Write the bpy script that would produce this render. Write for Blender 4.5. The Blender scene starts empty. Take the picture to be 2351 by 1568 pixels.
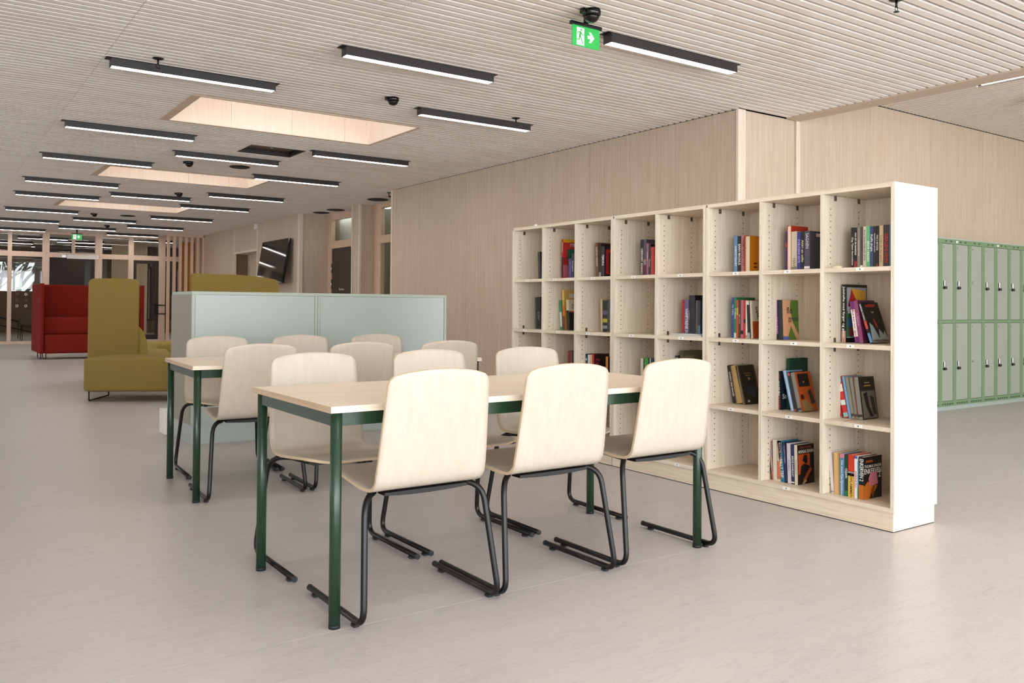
import bpy, math, random
from mathutils import Vector, Matrix

# ---------------------------------------------------------------- camera, world, lights, exposure
WIN_POWER = (200, 182, 158, 142, 140)
SIDE_POWER = (6, 8, 28, 70, 70)
SKY_POWER = 12
LAMP_EMIT = 22.0
SC = bpy.context.scene
COL = SC.collection
EYE = 1.08
F, YAW, PIT, ROL = 1956.4, .60724, .012054, .0077626
fw = Vector((math.sin(YAW) * math.cos(PIT), math.cos(YAW) * math.cos(PIT), math.sin(PIT)))
rt = Vector((math.cos(YAW), -math.sin(YAW), 0)); up = rt.cross(fw)
rt2 = math.cos(ROL) * rt + math.sin(ROL) * up; up2 = -math.sin(ROL) * rt + math.cos(ROL) * up
cd = bpy.data.cameras.new('camera'); cam = bpy.data.objects.new('camera', cd); COL.objects.link(cam)
cd.sensor_width = 36; cd.lens = F / 2351 * 36; cd.shift_y = (678.5 - 784) / 2351
cd.clip_end = 300
m = Matrix((rt2, up2, -fw)).transposed().to_4x4(); m.translation = (0, 0, EYE)
cam.matrix_world = m
SC.camera = cam
SC.view_settings.view_transform = 'Standard'; SC.view_settings.look = 'None'
SC.view_settings.exposure = 0.22; SC.view_settings.gamma = 1.0; SC.view_settings.use_curve_mapping = False
SC.cycles.use_denoising = True
SC.cycles.max_bounces = 10; SC.cycles.diffuse_bounces = 6; SC.cycles.sample_clamp_indirect = 8

W = bpy.data.worlds.new('overcast'); SC.world = W; W.use_nodes = True
wn = W.node_tree.nodes; wl = W.node_tree.links
bg = wn['Background']
tc = wn.new('ShaderNodeTexCoord'); sp = wn.new('ShaderNodeSeparateXYZ'); cr = wn.new('ShaderNodeValToRGB')
wl.new(tc.outputs['Generated'], sp.inputs[0]); wl.new(sp.outputs['Z'], cr.inputs[0])
cr.color_ramp.elements[0].position = 0.0; cr.color_ramp.elements[0].color = (.80, .84, .88, 1)
cr.color_ramp.elements[1].position = .6; cr.color_ramp.elements[1].color = (.92, .95, 1, 1)
wl.new(cr.outputs[0], bg.inputs['Color']); bg.inputs['Strength'].default_value = 1.3


def area(name, loc, rot, sx, sy, power, color):
    l = bpy.data.lights.new(name, 'AREA'); l.shape = 'RECTANGLE'; l.size = sx; l.size_y = sy
    l.energy = power; l.color = color
    o = bpy.data.objects.new(name, l); o.location = loc; o.rotation_euler = rot; COL.objects.link(o)
    return o


R90 = math.pi / 2
# daylight through the tall window band in the wall behind the photographer
for i, xc in enumerate((-3.0, 0.2, 3.6, 7.0, 10.4)):  # the leftmost one is added for light inside the shelves
    area('window_daylight', (xc, -3.38, 1.50), (R90, 0, 0), 3.0, 2.6, WIN_POWER[i], (.93, .97, 1.0))
# fill light through unseen windows added in the wall left of the photographer
for i, yc in enumerate((0.0, 5.0, 10.0, 15.0, 20.0)):
    area('window_daylight', (-4.48, yc, 1.62), (0, -R90, 0), 2.2, 3.1, SIDE_POWER[i], (.93, .97, 1.0))
# daylight falling down the three roof lights
for yc in (8.47, 13.15, 17.85):
    area('rooflight_daylight', (3.15, yc, 4.05), (0, 0, 0), 2.1, 1.0, SKY_POWER, (.98, .98, 1.0))

# ---------------------------------------------------------------- helpers
random.seed(7)


def hexc(h):
    c = [int(h[i:i + 2], 16) / 255 for i in (0, 2, 4)]
    return tuple(x / 12.92 if x <= .04045 else ((x + .055) / 1.055) ** 2.4 for x in c)


MATS = {}


def mat(name, color, rough=.5, metal=0.0, emit=0.0, spec=.5, coat=0.0, bump=None, tint=0.0):
    if name in MATS: return MATS[name]
    m = bpy.data.materials.new(name); m.use_nodes = True
    nt = m.node_tree; b = nt.nodes['Principled BSDF']
    if isinstance(color, str): color = hexc(color)
    b.inputs['Base Color'].default_value = (*color, 1)
    b.inputs['Roughness'].default_value = rough; b.inputs['Metallic'].default_value = metal
    b.inputs['Specular IOR Level'].default_value = spec
    if coat: b.inputs['Coat Weight'].default_value = coat
    if emit:
        b.inputs['Emission Color'].default_value = (*color, 1); b.inputs['Emission Strength'].default_value = emit
    t = nt.nodes.new('ShaderNodeTexCoord')
    if tint:
        oi = nt.nodes.new('ShaderNodeTexNoise'); oi.inputs['Scale'].default_value = 3.0
        nt.links.new(t.outputs['Object'], oi.inputs['Vector'])
        hs = nt.nodes.new('ShaderNodeHueSaturation'); hs.inputs['Color'].default_value = (*color, 1)
        mr = nt.nodes.new('ShaderNodeMapRange'); mr.inputs['To Min'].default_value = 1 - tint; mr.inputs['To Max'].default_value = 1 + tint
        nt.links.new(oi.outputs['Fac'], mr.inputs['Value']); nt.links.new(mr.outputs[0], hs.inputs['Value'])
        nt.links.new(hs.outputs[0], b.inputs['Base Color'])
    if bump:
        n = nt.nodes.new('ShaderNodeTexNoise'); n.inputs['Scale'].default_value = bump[0]; n.inputs['Detail'].default_value = 3
        bp = nt.nodes.new('ShaderNodeBump'); bp.inputs['Strength'].default_value = bump[1]; bp.inputs['Distance'].default_value = .002
        nt.links.new(t.outputs['Object'], n.inputs['Vector']); nt.links.new(n.outputs['Fac'], bp.inputs['Height'])
        nt.links.new(bp.outputs[0], b.inputs['Normal'])
    MATS[name] = m
    return m


def wood(name, ca, cb, grain, fine=1.0, rough=.5, var=.06, coords='Object', cath=.35, spec=.4):
    """pale timber: fine streaks along one axis, wide cathedral figure, a tint of its own for every object"""
    m = bpy.data.materials.new(name); m.use_nodes = True
    nt = m.node_tree; N = nt.nodes; L = nt.links; b = N['Principled BSDF']
    b.inputs['Roughness'].default_value = rough; b.inputs['Specular IOR Level'].default_value = spec
    t = N.new('ShaderNodeTexCoord'); oi = N.new('ShaderNodeObjectInfo')
    add = N.new('ShaderNodeVectorMath'); add.operation = 'MULTIPLY_ADD'
    comb = N.new('ShaderNodeCombineXYZ')
    for k in range(3): L.new(oi.outputs['Random'], comb.inputs[k])
    L.new(comb.outputs[0], add.inputs[0]); add.inputs[1].default_value = (37, 53, 71)
    if coords == 'World':
        g = N.new('ShaderNodeNewGeometry'); L.new(g.outputs['Position'], add.inputs[2])
    else:
        L.new(t.outputs['Object'], add.inputs[2])
    s1 = [60 * fine] * 3; s1[grain] = 1.6 * fine
    s2 = [7 * fine] * 3; s2[grain] = .5 * fine
    def noise(scale, det, dist=0):
        mp = N.new('ShaderNodeMapping'); mp.inputs['Scale'].default_value = scale
        L.new(add.outputs[0], mp.inputs['Vector'])
        n = N.new('ShaderNodeTexNoise'); n.inputs['Scale'].default_value = 1; n.inputs['Detail'].default_value = det
        n.inputs['Distortion'].default_value = dist
        L.new(mp.outputs[0], n.inputs['Vector']); return n
    a = noise(s1, 4); c = noise(s2, 3, 1.2)
    w = N.new('ShaderNodeMath'); w.operation = 'MULTIPLY'; w.inputs[1].default_value = 9
    L.new(c.outputs['Fac'], w.inputs[0])
    fr = N.new('ShaderNodeMath'); fr.operation = 'PINGPONG'; fr.inputs[1].default_value = .5
    L.new(w.outputs[0], fr.inputs[0])
    mx = N.new('ShaderNodeMix'); mx.data_type = 'FLOAT'; mx.inputs['Factor'].default_value = cath
    L.new(a.outputs['Fac'], mx.inputs['A']); 
    m2 = N.new('ShaderNodeMath'); m2.operation = 'MULTIPLY_ADD'; m2.inputs[1].default_value = .9; m2.inputs[2].default_value = .27
    L.new(fr.outputs[0], m2.inputs[0]); L.new(m2.outputs[0], mx.inputs['B'])
    r = N.new('ShaderNodeValToRGB'); r.color_ramp.elements[0].position = .36; r.color_ramp.elements[1].position = .64
    r.color_ramp.elements[0].color = (*hexc(cb), 1); r.color_ramp.elements[1].color = (*hexc(ca), 1)
    L.new(mx.outputs['Result'], r.inputs[0])
    mr = N.new('ShaderNodeMapRange'); mr.inputs['To Min'].default_value = 1 - var; mr.inputs['To Max'].default_value = 1 + var
    L.new(oi.outputs['Random'], mr.inputs['Value'])
    hs = N.new('ShaderNodeHueSaturation'); L.new(r.outputs[0], hs.inputs['Color']); L.new(mr.outputs[0], hs.inputs['Value'])
    L.new(hs.outputs[0], b.inputs['Base Color'])
    bp = N.new('ShaderNodeBump'); bp.inputs['Strength'].default_value = .12; bp.inputs['Distance'].default_value = .001
    L.new(a.outputs['Fac'], bp.inputs['Height']); L.new(bp.outputs[0], b.inputs['Normal'])
    MATS[name] = m
    return m


class MB:
    """collects faces for ONE mesh object"""
    def __init__(s): s.v = []; s.f = []; s.mi = []; s.sm = []
    def add(s, vs, fs, mi=0, smooth=False):
        o = len(s.v); s.v += [tuple(v) for v in vs]
        for f in fs: s.f.append([o + i for i in f]); s.mi.append(mi); s.sm.append(smooth)
        return s
    def box(s, x0, y0, z0, x1, y1, z1, mi=0, bev=0):
        if bev:
            b = bev
            c = [(x0, y0), (x1, y0), (x1, y1), (x0, y1)]
            def ring(ins, z):
                a0, b0, a1, b1 = x0 + ins, y0 + ins, x1 - ins, y1 - ins
                k = b if ins == 0 else b * .4
                return [(a0 + k, b0, z), (a1 - k, b0, z), (a1, b0 + k, z), (a1, b1 - k, z), (a1 - k, b1, z), (a0 + k, b1, z), (a0, b1 - k, z), (a0, b0 + k, z)]
            rs = [ring(b, z0), ring(b * .3, z0 + b * .3), ring(0, z0 + b), ring(0, z1 - b), ring(b * .3, z1 - b * .3), ring(b, z1)]
            v = [p for r_ in rs for p in r_]; f = [list(range(7, -1, -1)), list(range(40, 48))]
            for k in range(5):
                for i in range(8): f.append([k * 8 + i, k * 8 + (i + 1) % 8, k * 8 + 8 + (i + 1) % 8, k * 8 + 8 + i])
            return s.add(v, f, mi, bev > .012)
        v = [(x, y, z) for z in (z0, z1) for x, y in ((x0, y0), (x1, y0), (x1, y1), (x0, y1))]
        return s.add(v, [(3, 2, 1, 0), (4, 5, 6, 7), (0, 1, 5, 4), (1, 2, 6, 5), (2, 3, 7, 6), (3, 0, 4, 7)], mi)
    def prism(s, poly, z0, z1, mi=0):
        n = len(poly); v = [(x, y, z0) for x, y in poly] + [(x, y, z1) for x, y in poly]
        return s.add(v, [list(range(n - 1, -1, -1)), list(range(n, 2 * n))] + [(i, (i + 1) % n, n + (i + 1) % n, n + i) for i in range(n)], mi)
    def cyl(s, c, r, z0, z1, n=20, mi=0, r2=None, smooth=True, axis=2):
        r2 = r if r2 is None else r2; v = []
        for rr, z in ((r, z0), (r2, z1)):
            for i in range(n):
                a = 2 * math.pi * i / n; p = [c[0] + rr * math.cos(a), c[1] + rr * math.sin(a), z]
                if axis == 0: p = [z, c[0] + rr * math.cos(a), c[1] + rr * math.sin(a)]
                if axis == 1: p = [c[0] + rr * math.cos(a), z, c[1] - rr * math.sin(a)]
                v.append(p)
        s.add(v, [(i, (i + 1) % n, n + (i + 1) % n, n + i) for i in range(n)], mi, smooth)
        o = len(s.v) - 2 * n
        s.f.append([o + i for i in range(n - 1, -1, -1)]); s.f.append([o + n + i for i in range(n)]); s.mi += [mi, mi]; s.sm += [False, False]
        return s
    def lathe(s, c, prof, n=24, mi=0):
        v = []
        for r, z in prof:
            for i in range(n):
                a = 2 * math.pi * i / n; v.append((c[0] + r * math.cos(a), c[1] + r * math.sin(a), c[2] + z))
        f = []
        for k in range(len(prof) - 1):
            for i in range(n): f.append((k * n + i, k * n + (i + 1) % n, (k + 1) * n + (i + 1) % n, (k + 1) * n + i))
        s.add(v, f, mi, True)
        o = len(s.v) - n * len(prof)
        s.f.append([o + i for i in range(n - 1, -1, -1)]); s.f.append([o + (len(prof) - 1) * n + i for i in range(n)]); s.mi += [mi, mi]; s.sm += [False, False]
        return s
    def tube(s, path, r, n=12, mi=0, flat=1.0):
        pts = [Vector(p) for p in path]; rings = []
        t0 = (pts[1] - pts[0]).normalized(); ref = Vector((0, 0, 1)) if abs(t0.z) < .9 else Vector((1, 0, 0))
        nrm = t0.cross(ref).normalized()
        for i, p in enumerate(pts):
            t = ((pts[min(i + 1, len(pts) - 1)] - pts[max(i - 1, 0)])).normalized()
            nrm = (nrm - t * nrm.dot(t)).normalized(); bn = t.cross(nrm)
            rings.append([p + nrm * (r * math.cos(2 * math.pi * k / n)) + bn * (r * flat * math.sin(2 * math.pi * k / n)) for k in range(n)])
        v = [q for rg in rings for q in rg]; f = []
        for i in range(len(rings) - 1):
            for k in range(n): f.append((i * n + k, i * n + (k + 1) % n, (i + 1) * n + (k + 1) % n, (i + 1) * n + k))
        s.add(v, f, mi, True); o = len(s.v) - len(v)
        s.f.append([o + k for k in range(n - 1, -1, -1)]); s.f.append([o + (len(rings) - 1) * n + k for k in range(n)]); s.mi += [mi, mi]; s.sm += [False, False]
        return s
    def mesh(s, name, mats):
        me = bpy.data.meshes.new(name); me.from_pydata(s.v, [], s.f)
        for m_ in (mats if isinstance(mats, (list, tuple)) else [mats]): me.materials.append(m_)
        me.polygons.foreach_set('material_index', s.mi); me.polygons.foreach_set('use_smooth', s.sm)
        me.update(); return me
    def build(s, name, mats, parent=None, loc=(0, 0, 0), rot=(0, 0, 0)):
        return link(name, s.mesh(name, mats), parent, loc, rot)


def link(name, me, parent=None, loc=(0, 0, 0), rot=(0, 0, 0)):
    o = bpy.data.objects.new(name, me); COL.objects.link(o)
    o.location = loc; o.rotation_euler = rot
    if parent: o.parent = parent
    return o


def tag(o, label, cat, group=None):
    o['label'] = label; o['category'] = cat
    if group: o['group'] = group
    return o


def thing(name, label, cat, loc=(0, 0, 0), rz=0, group=None):
    o = link(name, None, None, loc, (0, 0, rz)); o.empty_display_size = .1
    return tag(o, label, cat, group)


def struct(o): o['kind'] = 'structure'; return o


def copy_tree(o, parent=None):
    c = o.copy(); COL.objects.link(c); c.parent = parent
    for ch in list(o.children): copy_tree(ch, c)
    return c


def fillet(pts, rads, seg=7):
    """polyline with rounded corners"""
    P = [Vector(p) for p in pts]; out = [P[0]]
    for i in range(1, len(P) - 1):
        r = rads[i - 1]; a = (P[i - 1] - P[i]).normalized(); b = (P[i + 1] - P[i]).normalized()
        p0 = P[i] + a * r; p1 = P[i] + b * r
        for k in range(seg + 1):
            t = k / seg; out.append(p0 * (1 - t) ** 2 + P[i] * 2 * t * (1 - t) + p1 * t * t)
    out.append(P[-1]); return out


TXT = {}


def text_mesh(s, size, m_, bold=0.0):
    key = (s, round(size, 4), m_.name)
    if key in TXT: return TXT[key]
    c = bpy.data.curves.new('lettering', 'FONT'); c.body = s; c.size = size; c.resolution_u = 2
    c.offset = bold * size; c.align_y = 'CENTER'
    o = bpy.data.objects.new('lettering', c)
    me = bpy.data.meshes.new_from_object(o); me.materials.clear(); me.materials.append(m_)
    bpy.data.objects.remove(o); TXT[key] = me
    return me


def flat(hexs):
    return mat('print_' + hexs, hexs, .45)

# ---------------------------------------------------------------- materials
M_SLAT = None
def slat_material():
    m = bpy.data.materials.new('whitewashed_slat'); m.use_nodes = True
    N = m.node_tree.nodes; L = m.node_tree.links; b = N['Principled BSDF']
    b.inputs['Roughness'].default_value = .6; b.inputs['Specular IOR Level'].default_value = .3
    g = N.new('ShaderNodeNewGeometry'); s = N.new('ShaderNodeSeparateXYZ'); L.new(g.outputs['Position'], s.inputs[0])
    def mth(op, a, b_=None):
        n = N.new('ShaderNodeMath'); n.operation = op
        for k, q in enumerate((a, b_)):
            if q is None: continue
            if isinstance(q, (int, float)): n.inputs[k].default_value = q
            else: L.new(q, n.inputs[k])
        return n.outputs[0]
    row = mth('FLOOR', mth('DIVIDE', mth('SUBTRACT', s.outputs['Y'], -4.0), .0839))
    wr = N.new('ShaderNodeTexWhiteNoise'); wr.noise_dimensions = '1D'; L.new(row, wr.inputs['W'])
    seg = mth('FLOOR', mth('MULTIPLY', mth('ADD', s.outputs['X'], mth('MULTIPLY', wr.outputs['Value'], 5.0)), 1.9))
    cb = N.new('ShaderNodeCombineXYZ'); L.new(row, cb.inputs[0]); L.new(seg, cb.inputs[1])
    w2 = N.new('ShaderNodeTexWhiteNoise'); w2.noise_dimensions = '2D'; L.new(cb.outputs[0], w2.inputs['Vector'])
    r = N.new('ShaderNodeValToRGB'); r.color_ramp.elements[0].color = (*hexc(SLAT[0]), 1); r.color_ramp.elements[1].color = (*hexc(SLAT[1]), 1)
    e = r.color_ramp.elements.new(.5); e.color = (*hexc(SLAT[2]), 1)
    L.new(w2.outputs['Value'], r.inputs[0])
    mp = N.new('ShaderNodeMapping'); mp.inputs['Scale'].default_value = (2, 60, 60); L.new(g.outputs['Position'], mp.inputs['Vector'])
    n = N.new('ShaderNodeTexNoise'); n.inputs['Scale'].default_value = 1; n.inputs['Detail'].default_value = 3; L.new(mp.outputs[0], n.inputs['Vector'])
    mr = N.new('ShaderNodeMapRange'); mr.inputs['To Min'].default_value = .975; mr.inputs['To Max'].default_value = 1.02; L.new(n.outputs['Fac'], mr.inputs['Value'])
    hs = N.new('ShaderNodeHueSaturation'); L.new(r.outputs[0], hs.inputs['Color']); L.new(mr.outputs[0], hs.inputs['Value'])
    L.new(hs.outputs[0], b.inputs['Base Color'])
    return m


def floor_material():
    m = bpy.data.materials.new('marbled_linoleum'); m.use_nodes = True
    N = m.node_tree.nodes; L = m.node_tree.links; b = N['Principled BSDF']
    b.inputs['Roughness'].default_value = .36; b.inputs['Specular IOR Level'].default_value = .42
    g = N.new('ShaderNodeNewGeometry')
    def noise(sc, det, scale=1, dist=0):
        mp = N.new('ShaderNodeMapping'); mp.inputs['Scale'].default_value = sc; L.new(g.outputs['Position'], mp.inputs['Vector'])
        n = N.new('ShaderNodeTexNoise'); n.inputs['Scale'].default_value = scale; n.inputs['Detail'].default_value = det; n.inputs['Distortion'].default_value = dist
        L.new(mp.outputs[0], n.inputs['Vector']); return n.outputs['Fac']
    big = noise((.6, 1.2, 1), 3); streak = noise((5, 22, 1), 5, 1, .8); fine = noise((22, 80, 1), 4, 1, .6)
    base = N.new('ShaderNodeValToRGB'); base.color_ramp.elements[0].position = .3; base.color_ramp.elements[1].position = .7
    base.color_ramp.elements[0].color = (*hexc(FLOOR[0]), 1); base.color_ramp.elements[1].color = (*hexc(FLOOR[1]), 1); L.new(big, base.inputs[0])
    def over(prev, fac, p0, p1, col, amt):
        r = N.new('ShaderNodeValToRGB'); r.color_ramp.elements[0].position = p0; r.color_ramp.elements[0].color = (0, 0, 0, 1)
        r.color_ramp.elements[1].position = p1; r.color_ramp.elements[1].color = (amt, amt, amt, 1); L.new(fac, r.inputs[0])
        mx = N.new('ShaderNodeMix'); mx.data_type = 'RGBA'; L.new(r.outputs[0], mx.inputs['Factor']); L.new(prev, mx.inputs['A'])
        mx.inputs['B'].default_value = (*hexc(col), 1); return mx.outputs['Result']
    c = over(base.outputs[0], streak, .50, .66, FLOOR[2], .4)
    c = over(c, fine, .56, .68, FLOOR[3], .3)
    c = over(c, fine, .42, .3, FLOOR[4], .35)
    L.new(c, b.inputs['Base Color'])
    return m


SLAT = ('eadfd5', 'f3ece5', 'efe7df')
FLOOR = ('b2abaa', 'bab4b3', 'a49c9d', '86828c', 'c6c0bd')
M_SLAT = slat_material()
M_FLOOR = floor_material()
M_WALL = wood('ash_wall_panel', 'ccbba8', 'bfab95', 2, .7, .5, .02, cath=.3)
M_TRIM = wood('pale_pine_trim', 'e4d6c6', 'dac9b6', 2, 1, .5, .03)
M_TRIMX = wood('pine_rail', 'dcc8b2', 'd2bba4', 0, 1, .5, .03)
M_PINE = wood('pine_frame', 'e0c4ac', 'd6b49a', 2, 1, .5, .05)
M_LINING = wood('birch_lining', 'e8d8c8', 'e2cfbd', 2, 1, .5, .02)
M_SHELF = wood('whitened_ash', 'e4d9c8', 'd5c8b4', 2, 1.4, .45, .02)
M_SHELFY = wood('whitened_ash_along', 'e2d5c2', 'd5c5ae', 1, 1.4, .45, .02)
M_TOPX = wood('ash_table_top', 'e6d8c6', 'dac8b0', 0, 1.0, .38, .02)
M_BIRCH = wood('birch_ply', 'bfb4a6', 'baad9c', 2, .8, .4, .02, cath=.2)
M_EDGE = mat('ply_edge', 'cdb594', .55)
M_JOINT = mat('joint_brown', '7a6350', .8)
M_DARK = mat('dark_void', '1a1512', .9)
M_BLACK = mat('black_powdercoat', '0a090a', .38, spec=.4)
M_GLOSSB = mat('glossy_black_plastic', '0c0b0b', .12)
M_RUB = mat('black_rubber', '161616', .6)
M_GREEN = mat('dark_green_lacquer', '1b3524', .3, spec=.5)
M_CAB = mat('pale_sage_laminate', 'a0aba6', .36, spec=.8)
M_CABEDGE = mat('sage_edge', 'a2ada2', .4)
M_LAMP = mat('lamp_black', '2a2626', .45)
M_DIFF = mat('lamp_diffuser', (1, .92, .83), .5, emit=LAMP_EMIT)
M_WHITE = mat('white_plastic', 'ece6e0', .4)
M_OLIVE = mat('olive_wool', '88743c', .85, spec=.2, bump=(220, .5), tint=.05)
M_OLIVE2 = mat('olive_wool_cushion', '968343', .85, spec=.2, bump=(220, .5), tint=.05)
M_RED = mat('rust_red_wool', '761c0e', .85, spec=.2, bump=(220, .5), tint=.05)
M_STEEL = mat('brushed_steel', 'c6c6c6', .28, metal=1.0)
M_LOCKF = mat('locker_frame_green', '6f8c69', .4)
M_LOCKD = mat('locker_door_sage', '989f93', .38)
M_PAPER = mat('book_pages', 'ddd2bc', .8)
M_TAG = mat('white_label', 'efece6', .5)


def glass_material():
    m = bpy.data.materials.new('clear_glass'); m.use_nodes = True
    N = m.node_tree.nodes; L = m.node_tree.links
    for n in list(N):
        if n.type != 'OUTPUT_MATERIAL': N.remove(n)
    t = N.new('ShaderNodeBsdfTransparent'); t.inputs[0].default_value = (.93, .95, .94, 1)
    gl = N.new('ShaderNodeBsdfGlossy'); gl.inputs['Roughness'].default_value = .02
    lw = N.new('ShaderNodeLayerWeight'); lw.inputs[0].default_value = .5
    pw = N.new('ShaderNodeMath'); pw.operation = 'POWER'; pw.inputs[1].default_value = 5; L.new(lw.outputs['Facing'], pw.inputs[0])
    fr = N.new('ShaderNodeMath'); fr.operation = 'MULTIPLY_ADD'; fr.inputs[1].default_value = .9; fr.inputs[2].default_value = .04; L.new(pw.outputs[0], fr.inputs[0])
    mx = N.new('ShaderNodeMixShader'); L.new(fr.outputs[0], mx.inputs[0]); L.new(t.outputs[0], mx.inputs[1]); L.new(gl.outputs[0], mx.inputs[2])
    L.new(mx.outputs[0], N['Material Output'].inputs[0]); return m


M_GLASS = glass_material()

# ---------------------------------------------------------------- the setting
CZ = 2.94           # underside of the main slatted ceiling
CZ2 = 3.285         # underside of the higher ceiling over the lockers
XA, YB = 6.27, 5.33  # long wooden wall (faces -X) and the locker wall (faces -Y)
YG = 25.2           # glazed partition at the far end

fl = struct(MB().box(-5, -4, -.2, 16, 36, -.004).build('floor', mat('floor_joint', '3f3836', .8)))
y = -3.35
ys = [-3.35, -1.35, .65, 2.655, 4.655, 6.655, 8.655, 10.655, 12.655, 14.655, 16.655, 18.655, 20.655, 22.655, 24.655, 26.655, 28.655, 30.655, 32.655, 34.6]
for a, b in zip(ys, ys[1:]):
    MB().box(-4.6, a + .0012, -.004, 14.9, b - .0016, 0).build('linoleum_sheet', M_FLOOR, fl)


def panel_wall(name, axis, c, t, edges, z0, z1, sign, m=M_WALL, gap=.003):
    """wall core plus its upright timber panels; axis 0: plane X=c facing -X, axis 1: plane Y=c facing -Y"""
    e0, e1 = edges[0], edges[-1]
    core = MB()
    if axis == 0: core.box(c + .012, e0, z0, c + t, e1, z1)
    else: core.box(e0, c + .012, z0, e1, c + t, z1)
    w = struct(core.build(name, M_JOINT))
    for a, b in zip(edges, edges[1:]):
        p = MB()
        if axis == 0: p.box(c, a + gap / 2, z0 + .004, c + .0118, b - gap / 2, z1 - .003)
        else: p.box(a + gap / 2, c, z0 + .004, b - gap / 2, c + .0118, z1 - .003)
        p.build('panel', m, w)
    return w


wa = panel_wall('wall_right', 0, XA, .30, [5.345, 6.14, 7.48, 8.82, 10.16, 11.50, 12.43], 0, CZ + .0, -1)
wb = panel_wall('wall_front', 1, YB, .25, [6.36, 7.10], 0, CZ, -1)
wb2 = panel_wall('wall_front', 1, YB, .25, [7.17, 8.39, 9.585, 10.79, 11.99, 13.19, 15.0], 0, CZ2, -1)
MB().box(9.6, YB - .006, 0, 10.775, YB - .0002, 2.14).build('panel', M_WALL, wb2)
wc = panel_wall('wall_right', 0, 6.38, .30, [16.90, 17.95, 19.42], 0, CZ, -1)
wc2 = panel_wall('wall_right', 0, 6.38, .62, [21.25, 22.2, 23.2, 24.2, 25.1], 0, CZ, -1)
wc3 = panel_wall('wall_right', 0, 6.38, .30, [19.5, 21.2], 2.36, CZ, -1)
wn_ = panel_wall('wall_right', 0, 6.72, .06, [19.42, 21.25], 0, 2.36, -1)
wd = panel_wall('wall_front', 1, 16.83, .07, [6.44, 7.0], 0, CZ, -1)
pw = struct(MB().box(6.70, 14.60, 0, 7.1, 14.90, CZ).build('wall_right', M_WALL))
MB().box(6.688, 14.615, .01, 6.70, 14.885, CZ - .012).build('panel', M_WALL, pw)
MB().box(6.715, 14.588, .01, 6.985, 14.60, CZ - .012).build('panel', M_WALL, pw)


def trim(x0, y0, z0, x1, y1, z1, m=M_TRIM):
    return struct(MB().box(x0, y0, z0, x1, y1, z1).build('trim_%d' % (trim.n), m))


class _c: pass
trim.n = 1
def TR(*a, **k):
    o = trim(*a, **k); trim.n += 1; return o


TR(XA - .018, 5.318, 0, XA + .055, 5.344, CZ)          # corner post of the long wall
TR(XA + .056, 5.318, 0, XA + .088, 5.344, CZ)
TR(7.105, 5.312, 0, 7.165, 5.36, CZ2)
TR(XA - .012, 12.431, 0, XA + .30, 12.47, CZ)
TR(6.362, 16.80, 0, 6.436, 16.895, CZ)
TR(6.362, 19.425, 0, 6.42, 19.495, CZ); TR(6.362, 21.205, 0, 6.42, 21.245, CZ)
TR(6.366, 19.5, 2.30, 6.7, 21.2, 2.358, M_TRIM)
TR(6.672, 14.892, 0, 6.72, 14.93, CZ); TR(6.672, 14.572, 0, 6.712, 14.613, CZ)
# beam edge between the two ceilings
TR(6.945, -3.4, CZ - .01, 7.155, YB - .02, CZ2 + .12, wood('beam_board', 'cdbba9', 'c0ad99', 1, .8, .5, .02))

# back wall with the window band that lights the room
wk = MB().box(-4.6, -3.62, 0, 15, -3.45, .15).box(-4.6, -3.62, 2.85, 15, -3.45, 3.4)
px_ = [-4.6, -1.4, 1.8, 2.0, 5.2, 5.4, 8.6, 8.8, 12.0, 15]
for a, b in ((-4.6, -4.57), (-1.43, -1.4), (1.8, 2.0), (5.2, 5.4), (8.6, 8.8), (12.0, 15)): wk.box(a, -3.62, .15, b, -3.45, 2.85)
struct(wk.build('wall_back', M_WALL))
for i, xc in enumerate((.2, 3.6, 7.0, 10.4, -3.0)):
    hw = 1.6 if xc > -2 else 1.57  # the leftmost window is an unseen addition that lights the shelf sides
    w_ = struct(MB().box(xc - hw, -3.60, .15, xc - 1.53, -3.46, 2.85).box(xc + 1.53, -3.60, .15, xc + hw, -3.46, 2.85)
                .box(xc - 1.53, -3.60, .15, xc + 1.53, -3.46, .22).box(xc - 1.53, -3.60, 2.78, xc + 1.53, -3.46, 2.85)
                .build('window_%d' % ((i + 1) if i < 4 else 16), M_PINE))
    MB().box(xc - 1.53, -3.55, .22, xc + 1.53, -3.54, 2.78).build('pane', M_GLASS, w_)
wk = MB().box(-4.75, -3.5, 0, -4.6, 36, .5).box(-4.75, -3.5, 2.75, -4.6, 36, 3.4)
for a, b in ((-3.5, -1.6), (1.6, 3.4), (6.6, 8.4), (11.6, 13.4), (16.6, 18.4), (21.6, 36)): wk.box(-4.75, a, .5, -4.6, b, 2.75)
struct(wk.build('wall_left', M_WALL))
for i, yc in enumerate((0, 5, 10, 15, 20)):  # unseen side windows, added to let in fill light
    w_ = struct(MB().box(-4.74, yc - 1.6, .5, -4.61, yc - 1.53, 2.75).box(-4.74, yc + 1.53, .5, -4.61, yc + 1.6, 2.75)
                .box(-4.74, yc - 1.53, .5, -4.61, yc + 1.53, .57).box(-4.74, yc - 1.53, 2.68, -4.61, yc + 1.53, 2.75)
                .build('window_%d' % (i + 11), M_PINE))
    MB().box(-4.69, yc - 1.53, .57, -4.68, yc + 1.53, 2.68).build('pane', M_GLASS, w_)
struct(MB().box(14.9, -3.5, 0, 15.05, YB, 3.4).build('wall_right', M_WALL))

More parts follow.
